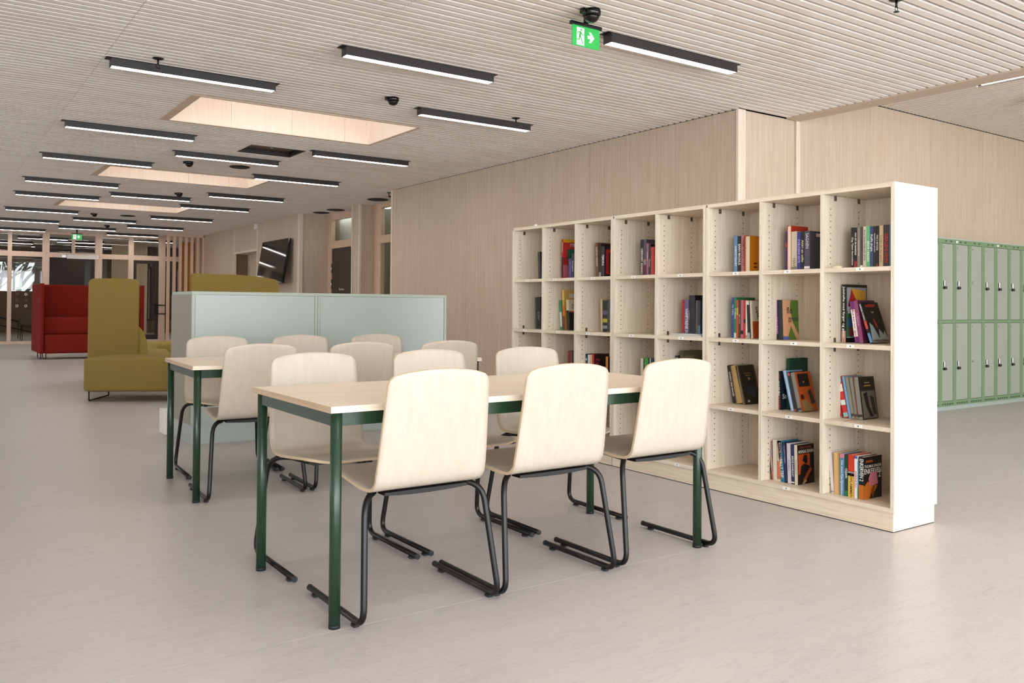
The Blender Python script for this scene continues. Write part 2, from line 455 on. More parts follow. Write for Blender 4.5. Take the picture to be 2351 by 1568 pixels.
# ceiling: dark backing, then every slat
ROOF = [(1.965, 4.29, 7.85, 9.10), (2.02, 4.34, 12.58, 13.72), (2.06, 4.36, 17.30, 18.40), (3.16, 3.83, 9.92, 10.48)]
cb_ = MB()
xs = sorted({-4.6, 7.15} | {v for r in ROOF for v in r[:2]}); yy = sorted({-3.5, 36.0} | {v for r in ROOF for v in r[2:]})
for a, b in zip(xs, xs[1:]):
    for c, d in zip(yy, yy[1:]):
        mx_, my_ = (a + b) / 2, (c + d) / 2
        if any(r[0] < mx_ < r[1] and r[2] < my_ < r[3] for r in ROOF): continue
        cb_.box(a, c, 2.9592, b, d, 3.0)
ceil = struct(cb_.build('ceiling', M_DARK))
PITCH, SW, SH = .0839, .0545, .0192
COLX = [-4.55, -2.9, -1.56, -.22, 1.12, 2.46, 3.80, 5.14, 6.48, 6.943]
unit = MB().box(0, 0, 0, 1, SW, SH).mesh('slat', M_SLAT)
far = MB(); nparts = 0
for i in range(476):
    y0 = -4.0 + PITCH * i + .012
    if y0 < -3.4 or y0 > 35.8: continue
    xmax = 6.943 if y0 < 5.27 else (XA - .004 if y0 < 12.40 else 7.1)
    for a, b in zip(COLX, COLX[1:] if y0 < 5.27 else COLX[1:-1] + [7.1]):
        a = a + .0015; b = min(b - .0015, xmax)
        if b - a < .02: continue
        parts = [(a, b)]
        for r in ROOF:
            if y0 + SW > r[2] and y0 < r[3]:
                parts = [q for p in parts for q in ((p[0], min(p[1], r[0])), (max(p[0], r[1]), p[1])) if q[1] - q[0] > .01]
        for p, q in parts:
            xtop = .38 + (6.1 - y0) * 1.377      # where the top edge of the view crosses this row
            if nparts < 300 and y0 > 2.3 and q > max(xtop, .3) and len(parts) >= 1:
                o = link('slat', unit, ceil, (p, y0, CZ)); o.scale = (q - p, 1, 1); nparts += 1
            else: far.box(p, y0, CZ, q, y0 + SW, CZ + SH)
o = far.build('slat_field', M_SLAT, ceil); o['kind'] = 'stuff'

# higher ceiling over the lockers, slats running the other way
c2 = struct(MB().box(7.158, -3.62, CZ2 + .024, 15.05, YB + .25, CZ2 + .12).build('ceiling', M_DARK))
s2 = MB(); M_SLAT2 = wood('slat_other_way', 'f0e6dc', 'e8dccf', 1, 1, .6, .0)
x = 7.18
while x < 14.9:
    hit = x + .048 > 8.468 and x < 8.568
    for a, b in (((-3.4, -1.6), (-1.597, .2), (.203, 2.0), (2.003, 2.90), (4.30, YB - .012)) if hit else ((-3.4, -1.6), (-1.597, .2), (.203, 2.0), (2.003, 3.5), (3.503, YB - .012))): s2.box(x, a, CZ2, x + .048, b, CZ2 + .022)
    x += .0768
o = s2.build('slat_field', M_SLAT2, c2); o['kind'] = 'stuff'

# roof lights: flush frame board, birch lined shaft
for n_, (x0, x1, y0, y1) in enumerate(ROOF[:3]):
    w_ = struct(MB().box(x0, y0, CZ - .004, x0 + .085, y1, CZ + .02).box(x0 + .085, y0, CZ - .004, x1, y0 + .03, CZ + .02)
                .box(x0 + .085, y1 - .03, CZ - .004, x1, y1, CZ + .02).box(x1 - .03, y0 + .03, CZ - .004, x1, y1 - .03, CZ + .02)
                .build('window_%d' % (n_ + 5), M_TRIMX))
    a, b, c, d = x0 + .09, x1 - .035, y0 + .035, y1 - .035; t = 1.15
    seams = [a, a + .62, a + 1.28, a + 1.9, b]
    for p, q in zip(seams, seams[1:]):
        MB().box(p + .001, d, CZ, q - .001, d + .02, CZ + t).build('lining_panel', M_LINING, w_)
        MB().box(p + .001, c - .02, CZ, q - .001, c, CZ + t).build('lining_panel', M_LINING, w_)
    MB().box(a - .02, c, CZ, a, d, CZ + t).build('lining_panel', M_LINING, w_)
    MB().box(b, c, CZ, b + .02, d, CZ + t).build('lining_panel', M_LINING, w_)
# recessed technical hatch
h_ = struct(MB().box(3.16, 9.92, CZ + .15, 3.83, 10.48, CZ + .17).box(3.16, 9.92, CZ, 3.175, 10.48, CZ + .15).box(3.815, 9.92, CZ, 3.83, 10.48, CZ + .15)
            .box(3.175, 9.92, CZ, 3.815, 9.935, CZ + .15).box(3.175, 10.465, CZ, 3.815, 10.48, CZ + .15).build('trim_%d' % trim.n, mat('hatch_black', '1c1613', .5))); trim.n += 1
MB().box(3.19, 9.95, CZ + .05, 3.80, 10.45, CZ + .06).build('hatch_plate', mat('hatch_brown', '4a382b', .35), h_)
MB().cyl((3.5, 10.2), .012, CZ + .035, CZ + .05, 12).build('screw', M_STEEL, h_)

# door in the recess behind the long wall
struct(MB().box(7.10, 12.3, 0, 7.16, 14.6, .02).build('trim_%d' % trim.n, M_DARK)); trim.n += 1
d1 = struct(MB().box(7.0, 16.66, 0, 7.08, 16.83, CZ).box(7.0, 15.42, 0, 7.08, 15.56, CZ).box(7.0, 14.90, 0, 7.08, 15.0, CZ)
            .box(7.0, 15.0, 2.82, 7.08, 16.66, CZ).box(7.0, 15.0, 2.235, 7.08, 16.66, 2.385).build('door_1', M_PINE))
MB().box(7.01, 15.565, .01, 7.05, 16.63, 2.228).build('door_leaf', mat('dark_brown_door', '3b2e28', .45), d1)
MB().box(7.03, 15.56, 2.385, 7.036, 16.66, 2.82).build('pane', M_GLASS, d1)
MB().box(7.3, 16.0, 0, 7.34, 16.93, CZ).build('room_wall', mat('room_white', 'cfd6d0', .7), d1)
MB().box(7.3, 16.93, 0, 7.34, 17.8, CZ).build('room_panel', M_WALL, d1)
for z in (1.50, 1.83): 
    MB().cyl((7.0, 16.645), .014, z - .09, z + .09, 12).build('hinge', M_STEEL, d1)
o = link('lettering', text_mesh('Rømmen', .07, M_TAG), d1, (7.0095, 16.27, 1.39), (R90, 0, -R90))
# glazed screen further on in the same recess
g2 = struct(MB().box(6.97, 14.3, 0, 7.05, 14.6, CZ).box(6.97, 12.47, 2.87, 7.05, 14.3, CZ).box(6.97, 12.47, 2.215, 7.05, 14.3, 2.36)
            .box(6.97, 12.47, 0, 7.05, 12.6, CZ).build('window_8', M_PINE))
MB().box(7.0, 12.6, 2.36, 7.006, 14.3, 2.87).build('pane', M_GLASS, g2)
MB().box(7.0, 12.6, .02, 7.006, 14.3, 2.215).build('pane', M_GLASS, g2)
MB().box(7.35, 12.3, 0, 7.4, 15.4, CZ).build('room_wall', mat('room_grey_green', '9a9f8e', .7), g2)

# ceiling lamps inside the two rooms behind the recess
for yc in (16.45, 14.1):
    t_ = thing('room_lamp', 'lamp inside the room behind the %s pane of the recess' % ('door' if yc > 15 else 'far'), 'lamp', (7.22, yc, 2.93))
    MB().box(-.05, -.5, -.03, .05, .5, 0).build('housing', M_WHITE, t_)
    MB().box(-.045, -.49, -.034, .045, .49, -.0305).build('diffuser', mat('soft_diffuser', (1, .97, .92), .5, emit=4.0), t_)
# ---- glazed timber partition at the far end
P = MB()
for x0, x1, z0, z1 in ((.9, 1.0, 0, CZ), (1.83, 1.92, 0, CZ), (2.61, 2.77, 0, CZ), (3.30, 3.37, 2.39, CZ), (3.86, 4.03, 0, CZ), (4.69, 4.82, 0, CZ), (5.48, 5.65, 0, CZ), (-.2, -.1, 0, CZ), (6.25, 6.38, 0, CZ)):
    P.box(x0, YG, z0, x1, YG + .12, z1)
for x0, x1 in ((-4.6, -.2), (-.1, .9), (1.0, 1.83), (1.92, 2.61), (2.77, 3.86), (4.03, 4.69), (4.82, 5.48), (5.65, 6.25)):
    P.box(x0, YG + .005, 2.26, x1, YG + .115, 2.39); P.box(x0, YG + .005, 2.86, x1, YG + .115, CZ)
    if x0 != 2.77: P.box(x0, YG + .005, 0, x1, YG + .115, .07)
wg = struct(P.build('window_9', wood('pine_partition', 'e0c8b6', 'd6baa6', 2, 1, .5, .04)))
for x0, x1 in ((-4.6, -.2), (-.1, .9), (1.0, 1.83), (1.92, 2.61), (4.03, 4.69), (5.65, 6.25)):
    MB().box(x0, YG + .05, .07, x1, YG + .056, 2.26).build('pane', M_GLASS, wg)
for x0, x1 in ((-4.6, -.2), (-.1, .9), (1.0, 1.83), (1.92, 2.61), (2.77, 3.30), (3.37, 3.86), (4.03, 4.69), (4.82, 5.48), (5.65, 6.25)):
    MB().box(x0, YG + .05, 2.39, x1, YG + .056, 2.86).build('pane', M_GLASS, wg)
# round dots on the panes
dm = [mat('dot_brown', '6b4a36', .7), mat('dot_white', 'cfc8bd', .7)]
for k, (dx, dz) in enumerate(((1.35, 1.26), (1.55, 1.26), (1.35, 1.02), (1.55, 1.02), (2.05, 1.28), (2.25, 1.28), (2.42, 1.28), (2.05, .98), (2.25, 1.13), (2.25, .98), (2.05, 1.13), (2.42, .98), (1.62, 1.14))):
    v = []
    for i in range(16):
        a = 2 * math.pi * i / 16
        v += [(dx + .035 * math.cos(a), YG + .046, dz + .035 * math.sin(a)), (dx + .018 * math.cos(a), YG + .046, dz + .018 * math.sin(a))]
    MB().add(v, [(2 * i, (2 * i + 2) % 32, (2 * i + 3) % 32, 2 * i + 1) for i in range(16)]).build('dot', dm[k % 2], wg)
# glazed door with black pull handle
d2 = struct(MB().box(4.83, YG + .02, .02, 4.90, YG + .08, 2.25).box(5.40, YG + .02, .02, 5.47, YG + .08, 2.25).box(4.90, YG + .02, .02, 5.40, YG + .08, .2)
            .box(4.90, YG + .02, 2.17, 5.40, YG + .08, 2.25).build('door_2', mat('dark_door_frame', '2c2622', .5)))
MB().box(4.90, YG + .04, .2, 5.40, YG + .046, 2.17).build('pane', M_GLASS, d2)
MB().tube(fillet([(5.42, YG + .02, 1.02), (5.42, YG - .05, 1.02), (5.68, YG - .05, 1.02), (5.68, YG - .05, .78), (5.42, YG - .05, .78), (5.42, YG + .02, .78)], [.03] * 4), .014, 8).build('handle', M_BLACK, d2)
MB().box(5.36, YG - .012, .76, 5.46, YG + .018, 1.06).build('lock_case', M_BLACK, d2)
# open doorway with its operator box
d3 = struct(MB().box(3.76, YG + .13, .01, 3.80, YG + 1.1, 2.2).build('door_3', mat('dark_door', '2c2622', .5)))
MB().box(3.17, YG - .09, 2.235, 3.93, YG - .002, 2.345, bev=.006).build('door_operator', M_WHITE, d3)
MB().box(3.05, YG - .06, 2.26, 3.15, YG - .002, 2.33).build('arm_cover', M_STEEL, d3)
# upright board screen in front of the glass
sc_ = thing('board_screen', 'open screen of upright pale boards from floor to ceiling beside the far wooden wall', 'screen', (5.4, 24.0, 0))
MB().box(.02, -.02, 2.875, .96, .10, 2.939).build('top_rail', M_PINE, sc_)
for k in range(7):
    MB().box(.03 + .152 * k, 0, 0, .095 + .152 * k, .09, 2.874).build('board', M_PINE, sc_)
MB().box(5.95, 24.9, 1.1, 6.37, 24.94, 2.80).build('wall_front', mat('amber_panel', 'a8662c', .5))['kind'] = 'structure'

# ---- room beyond the glass
wf = MB().box(-4.6, 33.0, 0, 3.6, 33.15, 1.45).box(-4.6, 33.0, 2.42, 3.6, 33.15, 3.2).box(3.6, 33.0, 0, 9, 33.15, 3.2)
struct(wf.build('wall_front', mat('brown_wall', '7a6350', .7)))
w_ = MB()
for xx in (-2.0, -.2, 1.6, 2.55, 3.45): w_.box(xx, 33.02, 1.46, xx + .07, 33.1, 2.41)
w_ = struct(w_.build('window_10', mat('dark_window_frame', '3a302a', .5)))
MB().box(-4.6, 33.05, 1.46, 3.6, 33.055, 2.41).build('pane', M_GLASS, w_)
dw = struct(MB().box(3.0, 31.0, 1.62, 5.0, 31.1, 2.9).build('wall_front', mat('dark_wood_wall', '33261e', .6)))
MB().box(3.0, 31.0, 0, 5.0, 31.1, 1.615).build('panel', wood('golden_wood', 'b4946e', 'a5845e', 2, .8), dw)
for x0, x1 in ((3.45, 3.85), (4.02, 4.5)):
    MB().box(x0, 30.97, 1.05, x1, 30.998, 1.60).build('frame', M_PINE, dw)
    MB().box(x0 + .03, 30.95, 1.08, x1 - .03, 30.968, 1.57).build('opening', M_DARK, dw)
lw = struct(MB().box(4.75, 28.0, 0, 5.75, 28.1, 2.94).build('wall_front', wood('beige_wood_wall', 'c7ae8e', 'b89d7c', 2, .8)))
dk = struct(MB().box(5.76, 30.0, .5, 8.2, 30.1, 2.94).build('wall_front', mat('dark_panelling', '3a281e', .6)))
for k in range(6): MB().box(5.9 + k * .3, 29.97, .55, 5.93 + k * .3, 29.998, 2.2).build('batten', mat('grey_batten', '8a8078', .6), dk)
struct(MB().box(8.2, 25.3, 0, 8.3, 33, 3.2).build('wall_right', M_WALL))
rl = thing('stair_railing', 'dark sloping stair railing seen through the glass at far left', 'railing', (0, 29, 0))
MB().tube([(-.5, 0, 1.25), (3.0, .2, .35)], .022, 8).build('handrail', M_BLACK, rl)
MB().tube([(-.5, 0, 1.02), (3.0, .2, .12)], .018, 8).build('handrail', M_BLACK, rl)
for q in (0, .8, 1.6, 2.4): MB().tube([(q, .1, 0), (q, .1, 1.12 - q * .257)], .012, 6).build('post', M_BLACK, rl)
lc = thing('lounge_chair', 'brown shell chair with thin black wire legs behind the far glass', 'chair', (2.6, 27.6, 0))
MB().add([(-.25, -.25, .45), (.25, -.25, .45), (.25, .2, .40), (-.25, .2, .40), (-.28, -.3, .46), (.28, -.3, .46), (.3, .32, .85), (-.3, .32, .85), (.28, .24, .38), (-.28, .24, .38)],
         [(0, 1, 2, 3), (3, 2, 6, 7), (9, 8, 6, 7), (0, 3, 9, 4), (1, 5, 8, 2)]).build('shell', mat('taupe_shell', '5d4c3c', .6), lc)
for s_ in (-.24, .24): MB().tube(fillet([(s_, .1, .4), (s_, .28, .012), (s_, -.28, .012), (s_, -.1, .43)], [.03, .03]), .009, 8).build('leg', M_BLACK, lc)


def tree(name, lab, x, y, h, seed):
    rnd = random.Random(seed); t = thing(name, lab, 'tree', (x, y, -.5)); m = MB()
    def br(p, d, l, r, k):
        q = p + d * l; m.tube([p, (p + q) / 2 + Vector((rnd.uniform(-.05, .05), 0, 0)) * l, q], r, 5)
        if k == 0: return
        for _ in range(3):
            nd = (d + Vector((rnd.uniform(-.9, .9), rnd.uniform(-.5, .5), rnd.uniform(-.15, .6)))).normalized()
            br(p + d * l * rnd.uniform(.55, 1), nd, l * rnd.uniform(.55, .75), r * .6, k - 1)
    br(Vector((0, 0, 0)), Vector((0, 0, 1)), h * .38, .11, 4)
    m.build('trunk_and_branches', mat('bark', '39342e', .9), t)


tree('bare_tree', 'bare dark tree outside the far left window', -1.2, 39, 5.5, 3)
tree('bare_tree', 'bare branching tree outside the far window beside the wide post', 1.9, 38, 5.2, 8)
tree('bare_tree', 'bare thin tree outside the middle of the far window', 3.3, 40, 5.8, 5)
struct(MB().box(-25, 36.2, -.8, 30, 90, -.5).build('ground', mat('snowy_ground', 'c8ccce', .9)))
struct(MB().box(-25, 60, -.5, 30, 60.5, 1.7).build('hill', mat('distant_wood', '7c8078', .9)))

BOOKS = [
(8, 1, 2.634, 0.12, 0.018, 0.213, 0, 0.13, '17151a', [('t', 'Dag Tjønn Stormslette', 'e8e4dc', 0.42, 0.5)], [], 'black paperback with a thin white title'),
(8, 1, 2.616, 0.12, 0.017, 0.211, 0, 0.13, '1d1517', [('t', 'HVA VET EN BANKEND', 'e8e4dc', 0.6, 0.55), ('b', 0, 0.18, '8c2020')], [], 'black paperback with a red foot and white title'),
(8, 1, 2.598, 0.12, 0.017, 0.21, 0, 0.13, '857a6c', [('t', 'STILLE NETTER', 'c9c0b0', 0.5, 0.4)], [], 'taupe grey paperback'),
(8, 1, 2.581, 0.12, 0.015, 0.214, 0, 0.13, '4b443e', [('t', 'NATTEN', '2a2522', 0.55, 0.6), ('b', 0.02, 0.07, 'e8e4dc')], [], 'charcoal paperback with a white ring at its foot'),
(8, 1, 2.565, 0.12, 0.018, 0.214, 0, 0.13, 'cdbda6', [('t', 'Knut Olsen FARLIGE SPOR', '17151a', 0.55, 0.62)], [], 'cream paperback with black lettering'),
(8, 1, 2.547, 0.12, 0.021, 0.214, 0, 0.135, '62b07e', [('t', 'JENTA I MADEN', 'e8f4e8', 0.4, 0.6)], [], 'bright green paperback'),
(8, 1, 2.526, 0.12, 0.019, 0.212, 0, 0.13, '3a4270', [('t', 'Kaffe Jingle', 'e8e4dc', 0.6, 0.7)], [], 'navy blue paperback with white lettering'),
(8, 1, 2.506, 0.12, 0.012, 0.212, 0, 0.13, '2a211e', [('t', 'EN REISE INN I NATTEN', 'e8e4dc', 0.6, 0.5)], [], 'dark brown paperback with small white title'),
(8, 1, 2.494, 0.12, 0.017, 0.212, 0, 0.13, '1b1816', [('t', 'PAX 2 SKYGGE', 'e8e4dc', 0.6, 0.62), ('b', 0.0, 0.1, '6a2b22')], [], 'black paperback with white letters and rusty foot'),
(8, 1, 2.475, 0.12, 0.022, 0.212, 0, 0.14, 'cbb28c', [('t', 'Livet er en gave', '8a6a40', 0.45, 0.45)], [], 'beige cloth hardback'),
(8, 1, 2.452, 0.12, 0.031, 0.214, 0, 0.14, '3d2f2a', [('t', 'DRAGENS HEVN', 'c22a22', 0.45, 0.85)], [], 'thick dark brown book with red lettering'),
(8, 1, 2.42, 0.12, 0.009, 0.216, 0, 0.14, '4f8aa8', [], [], 'thin light blue book'),
(7, 1, 3.043, 0.12, 0.009, 0.22, 0, 0.13, '26336e', [('b', 0.6, 0.7, 'b04030')], [], 'thin navy book'),
(7, 1, 3.032, 0.12, 0.028, 0.251, 0, 0.15, 'b8321c', [('v', 0.22, 0.75, 'ded6c8')], [], 'tall red hardback turned with its pages outward'),
(7, 1, 3.004, 0.12, 0.038, 0.217, 0, 0.13, 'c2b59c', [('t', 'HAVET', '6b6252', 0.15, 0.6), ('b', 0.02, 0.1, '8a8070')], [], 'worn cream hardback'),
(7, 1, 2.966, 0.12, 0.024, 0.213, 0, 0.13, '2f3080', [('t', 'KVELDENS SISTE', 'b9b4e0', 0.5, 0.55)], [], 'deep blue paperback'),
(7, 1, 2.941, 0.12, 0.021, 0.212, 0, 0.13, '141214', [('t', 'Aldri en stille', 'd8c8a0', 0.5, 0.85)], [], 'black paperback with cream handwritten title'),
(7, 1, 2.919, 0.12, 0.036, 0.214, 0, 0.13, '454553', [('t', 'SAGAEN', 'c8c8d0', 0.75, 0.5), ('b', 0.04, 0.1, 'e8e8e8')], [('p', 0.42, 0.86, 0.98, 0.94, 'cfc8b8'), ('p', 0.35, 0.55, 0.95, 0.56, '55555f'), ('p', 0.35, 0.48, 0.95, 0.49, '55555f'), ('p', 0.35, 0.41, 0.95, 0.42, '55555f'), ('p', 0.35, 0.34, 0.9, 0.35, '55555f'), ('p', 0.35, 0.2, 0.9, 0.21, '55555f')], 'thick slate grey book with a black cover'),
(6, 1, 3.41, 0.12, 0.026, 0.218, 0, 0.13, '5a86ae', [('t', 'SAMVITTIGHET', 'dfe8f0', 0.45, 0.5)], [], 'light blue paperback'),
(6, 1, 3.384, 0.12, 0.029, 0.214, 0, 0.13, '171412', [('t', 'BARN MAGNUS', 'e8e4dc', 0.5, 0.7)], [], 'black paperback with bold white title'),
(6, 1, 3.355, 0.12, 0.03, 0.218, 0, 0.13, 'b5706c', [('t', 'FREMTIDENS TID', '5a1818', 0.55, 0.55), ('v', 0.66, 0.95, '8e2a26')], [], 'rose pink paperback'),
(6, 1, 3.325, 0.12, 0.034, 0.213, 0, 0.14, 'cf8412', [('v', 0.15, 0.85, 'dcc8a4')], [('p', 0.25, 0.12, 0.45, 0.17, '7a1c10'), ('p', 0.25, 0.22, 0.45, 0.27, '7a1c10'), ('p', 0.55, 0.1, 0.95, 0.3, '8a1e12')], 'orange hardback with its pages outward'),
(4, 1, 4.213, 0.12, 0.03, 0.244, 0, 0.15, '16162a', [('t', 'UBERVART ANANSO', 'e8e4dc', 0.4, 0.75)], [], 'black and navy book with a white title'),
(4, 1, 4.182, 0.12, 0.026, 0.244, 0, 0.15, '4a4252', [('b', 0.0, 0.3, '5c1518'), ('b', 0.3, 0.45, '8d7a78')], [], 'grey violet book with a dark red foot'),
(4, 1, 4.154, 0.12, 0.019, 0.216, 0, 0.13, '96607e', [('t', 'Solskinn', 'e0c8d8', 0.6, 0.5)], [], 'thin mauve book'),
(4, 1, 4.134, 0.12, 0.02, 0.21, 0, 0.13, '121012', [('t', 'Vinter', 'ccc8c8', 0.4, 0.7)], [], 'thin black book'),
(4, 1, 4.113, 0.12, 0.03, 0.189, 0, 0.12, 'b92a18', [], [], 'short red book'),
(3, 1, 4.67, 0.12, 0.03, 0.249, 3.0, 0.15, '6e4a38', [('t', 'ANDRE VERDEN', 'd8ccc0', 0.6, 0.5)], [], 'brown worn book'),
(3, 1, 4.638, 0.12, 0.024, 0.238, 0, 0.15, '1d1014', [('b', 0.02, 0.16, '8d8c8c')], [], 'black book with a grey foot'),
(3, 1, 4.613, 0.12, 0.034, 0.221, 0, 0.14, '14151a', [('t', 'TEMORA', 'e8e8e8', 0.55, 0.9)], [('p', 0.1, 0.1, 0.95, 0.9, 'a81a1c'), ('p', 0.3, 0.15, 0.8, 0.8, '1a1212'), ('p', 0.42, 0.25, 0.62, 0.7, 'b0a890')], 'black book with white letters and red cover'),
(2, 1, 5.082, 0.13, 0.019, 0.299, 0, 0.19, 'a8262a', [('b', 0, 0.55, '22181a'), ('t', 'MANGAFOKUS', 'e8e4dc', 0.8, 0.6)], [('p', 0.0, 0.92, 1, 1, 'd8a010'), ('t', 'INNTR', 'e8e4dc', 0.05, 0.82, 0.035), ('p', 0, 0.55, 0.35, 0.9, 'c02a2a'), ('p', 0.2, 0.5, 0.9, 0.75, '1f5a48'), ('p', 0.0, 0.05, 0.45, 0.35, 'b8626e'), ('p', 0.25, 0.3, 0.6, 0.5, '4a6a58'), ('p', 0.45, 0.1, 0.9, 0.6, '15161c')], 'large comic album with red spine and crowded cover'),
(2, 1, 4.996, 0.13, 0.033, 0.149, 0, 0.13, '3a3478', [('t', 'NATTVAKT', '7c74b8', 0.5, 0.6)], [], 'short violet blue book'),
(2, 1, 4.961, 0.13, 0.029, 0.184, 0, 0.13, '101014', [('t', 'Kongens', 'c8c4bc', 0.5, 0.5)], [], 'narrow black book'),
(1, 1, 5.362, 0.12, 0.032, 0.216, 2.9, 0.14, '1c1512', [], [], 'black book half hidden by the divider'),
(1, 2, 5.425, 0.14, 0.019, 0.248, 1.6, 0.15, '24443e', [], [], 'dark teal green book'),
(1, 2, 5.405, 0.14, 0.053, 0.25, 2.1, 0.15, '121418', [('t', 'LIV', '7a8a90', 0.4, 0.5)], [], 'black book beside the teal one'),
(2, 2, 5.105, 0.14, 0.0269, 0.225, 5.1, 0.14, '3f8a6c', [('b', 0.1, 0.6, 'c8d8cc')], [], 'thin leaning green and white book'),
(2, 2, 5.068, 0.14, 0.0269, 0.303, 4.2, 0.16, 'c8962a', [('b', 0.0, 0.35, '8a2a1c'), ('b', 0.35, 0.6, 'd86a1c'), ('b', 0.75, 1, 'd9b860')], [('p', 0.0, 0.75, 1, 1, 'd0a860'), ('p', 0.3, 0.8, 0.6, 0.9, 'd8d4c8')], 'tall orange and yellow leaning book'),
(2, 2, 5.024, 0.14, 0.0329, 0.228, 3.8, 0.15, '171616', [('b', 0.65, 1, 'cfc2a8')], [('p', 0.0, 0.62, 1, 1, 'd2c6ae'), ('p', 0.0, 0.58, 1, 0.62, '9a3a3a'), ('t', 'TRUBEL', '17151a', 0.15, 0.78, 0.022), ('t', 'GUTEN', '17151a', 0.15, 0.7, 0.022)], 'black book with a cream title band'),
(3, 2, 4.635, 0.14, 0.018, 0.233, 2.2, 0.15, 'c8b488', [], [], 'thin pale yellow book'),
(3, 2, 4.617, 0.14, 0.05, 0.223, 0, 0.14, '171a20', [('b', 0.3, 0.42, 'b0a838'), ('b', 0.55, 0.68, '5d4a80'), ('b', 0.1, 0.2, '8c9098')], [], 'thick black book with speckled spine'),
(3, 2, 4.566, 0.14, 0.02, 0.229, 1.5, 0.14, '4a4232', [], [], 'olive brown book'),
(3, 2, 4.545, 0.14, 0.016, 0.229, 1.3, 0.14, '2a5068', [], [], 'blue book against the divider'),
(5, 2, 3.838, 0.13, 0.019, 0.226, 0, 0.15, 'a01a22', [], [], 'dark red book'),
(5, 2, 3.817, 0.13, 0.036, 0.226, 0, 0.15, '6a5a86', [('b', 0, 0.12, '2a2436'), ('t', 'VAMPYRENE SOM', 'e8e4dc', 0.35, 0.8)], [], 'violet book with a white title'),
(5, 2, 3.781, 0.13, 0.009, 0.218, 0, 0.15, '3c3848', [('t', 'SYNG', 'd8d8e0', 0.6, 0.8)], [], 'thin grey violet book'),
(5, 2, 3.772, 0.13, 0.05, 0.254, 1.4, 0.17, '10121c', [], [('p', 0.45, 0.45, 0.75, 0.62, 'a89a9a'), ('p', 0.5, 0.1, 0.8, 0.35, '8a7a60')], 'large black book'),
(5, 2, 3.722, 0.13, 0.018, 0.222, 0, 0.14, '5c4e40', [], [], 'brown book in front of a black one'),
(5, 2, 3.703, 0.13, 0.021, 0.222, 0, 0.14, '222c48', [('b', 0, 0.3, '5a7a92')], [], 'dark blue book'),
(6, 2, 3.433, 0.13, 0.016, 0.24, 0, 0.15, '2c4c96', [('t', 'TIL DEG', 'd0d8f0', 0.7, 0.5)], [], 'blue book first from the left'),
(6, 2, 3.416, 0.13, 0.017, 0.241, 0, 0.17, '2d7a48', [('t', 'TUREN', 'e8e4dc', 0.6, 0.6), ('b', 0, 0.12, 'c8d8c8')], [], 'tall green book'),
(6, 2, 3.398, 0.13, 0.014, 0.224, 0, 0.14, 'c04a24', [('b', 0.6, 0.8, 'c8a848')], [], 'orange red book'),
(6, 2, 3.383, 0.13, 0.017, 0.223, 0, 0.14, '40281f', [('t', 'BLOD', 'c8b8a8', 0.5, 0.5)], [], 'dark brown book'),
(6, 2, 3.365, 0.13, 0.02, 0.224, 0, 0.14, 'b86a74', [('b', 0.1, 0.2, '17151a')], [], 'pink book'),
(6, 2, 3.344, 0.13, 0.014, 0.223, 0, 0.14, 'c02420', [('b', 0.4, 0.5, '17151a')], [], 'narrow red book'),
(6, 2, 3.329, 0.13, 0.013, 0.221, 0, 0.14, 'e0ddd4', [('b', 0.02, 0.08, 'a09890')], [], 'white book'),
(6, 2, 3.314, 0.13, 0.019, 0.218, 2.4, 0.14, '17161a', [('b', 0.0, 0.15, 'a8a8a8'), ('b', 0.9, 1, 'd8d8d8')], [], 'leaning black and white book'),
(6, 2, 3.289, 0.13, 0.016, 0.22, 3.1, 0.14, 'dcd4c4', [('v', 0.4, 0.7, 'c8a880')], [('p', 0.0, 0.0, 1, 0.45, 'c0561c'), ('t', 'S R', '2a241c', 0.2, 0.72, 0.05), ('t', 'R', '2a241c', 0.3, 0.55, 0.05)], 'leaning cream book with an orange lower cover'),
(7, 2, 3.156, 0.13, 0.021, 0.222, 3.9, 0.13, '1c1816', [('t', 'Charlotte Grav Collins', 'e8e4dc', 0.55, 0.6), ('b', 0.08, 0.13, 'd8d4cc')], [], 'black paperback leaning to the left'),
(7, 2, 3.134, 0.13, 0.019, 0.222, 3.6, 0.13, '2a2428', [('t', 'MIN SISTE SAMTALE', 'e8e4dc', 0.55, 0.55)], [], 'charcoal paperback leaning to the left'),
(7, 2, 3.114, 0.13, 0.022, 0.224, 2.8, 0.13, '55285c', [('b', 0, 0.45, '1d1420'), ('t', 'KARAVIKINGS', 'd8a0d8', 0.35, 0.7)], [], 'purple and black paperback'),
(7, 2, 3.091, 0.13, 0.029, 0.223, 2.1, 0.14, '1c2438', [('v', 0.72, 1, '16331c')], [('p', 0, 0, 1, 1, '55802e'), ('P', [(0, 1), (0.52, 1), (0.45, 0.8), (0.62, 0.45), (1, 0.1), (1, 0), (0.85, 0), (0.5, 0.35), (0.3, 0.05), (0, 0.1)], 'd8a27c'), ('P', [(0, 0.08), (0.38, 0.08), (0.36, 0), (0, 0)], '5a6cb0'), ('t', 'flo', '17151a', 0.25, 0.7, 0.05), ('t', 'ggymnus', '17151a', 0.34, 0.5, 0.04)], 'navy spined book with a green and peach handwritten cover'),
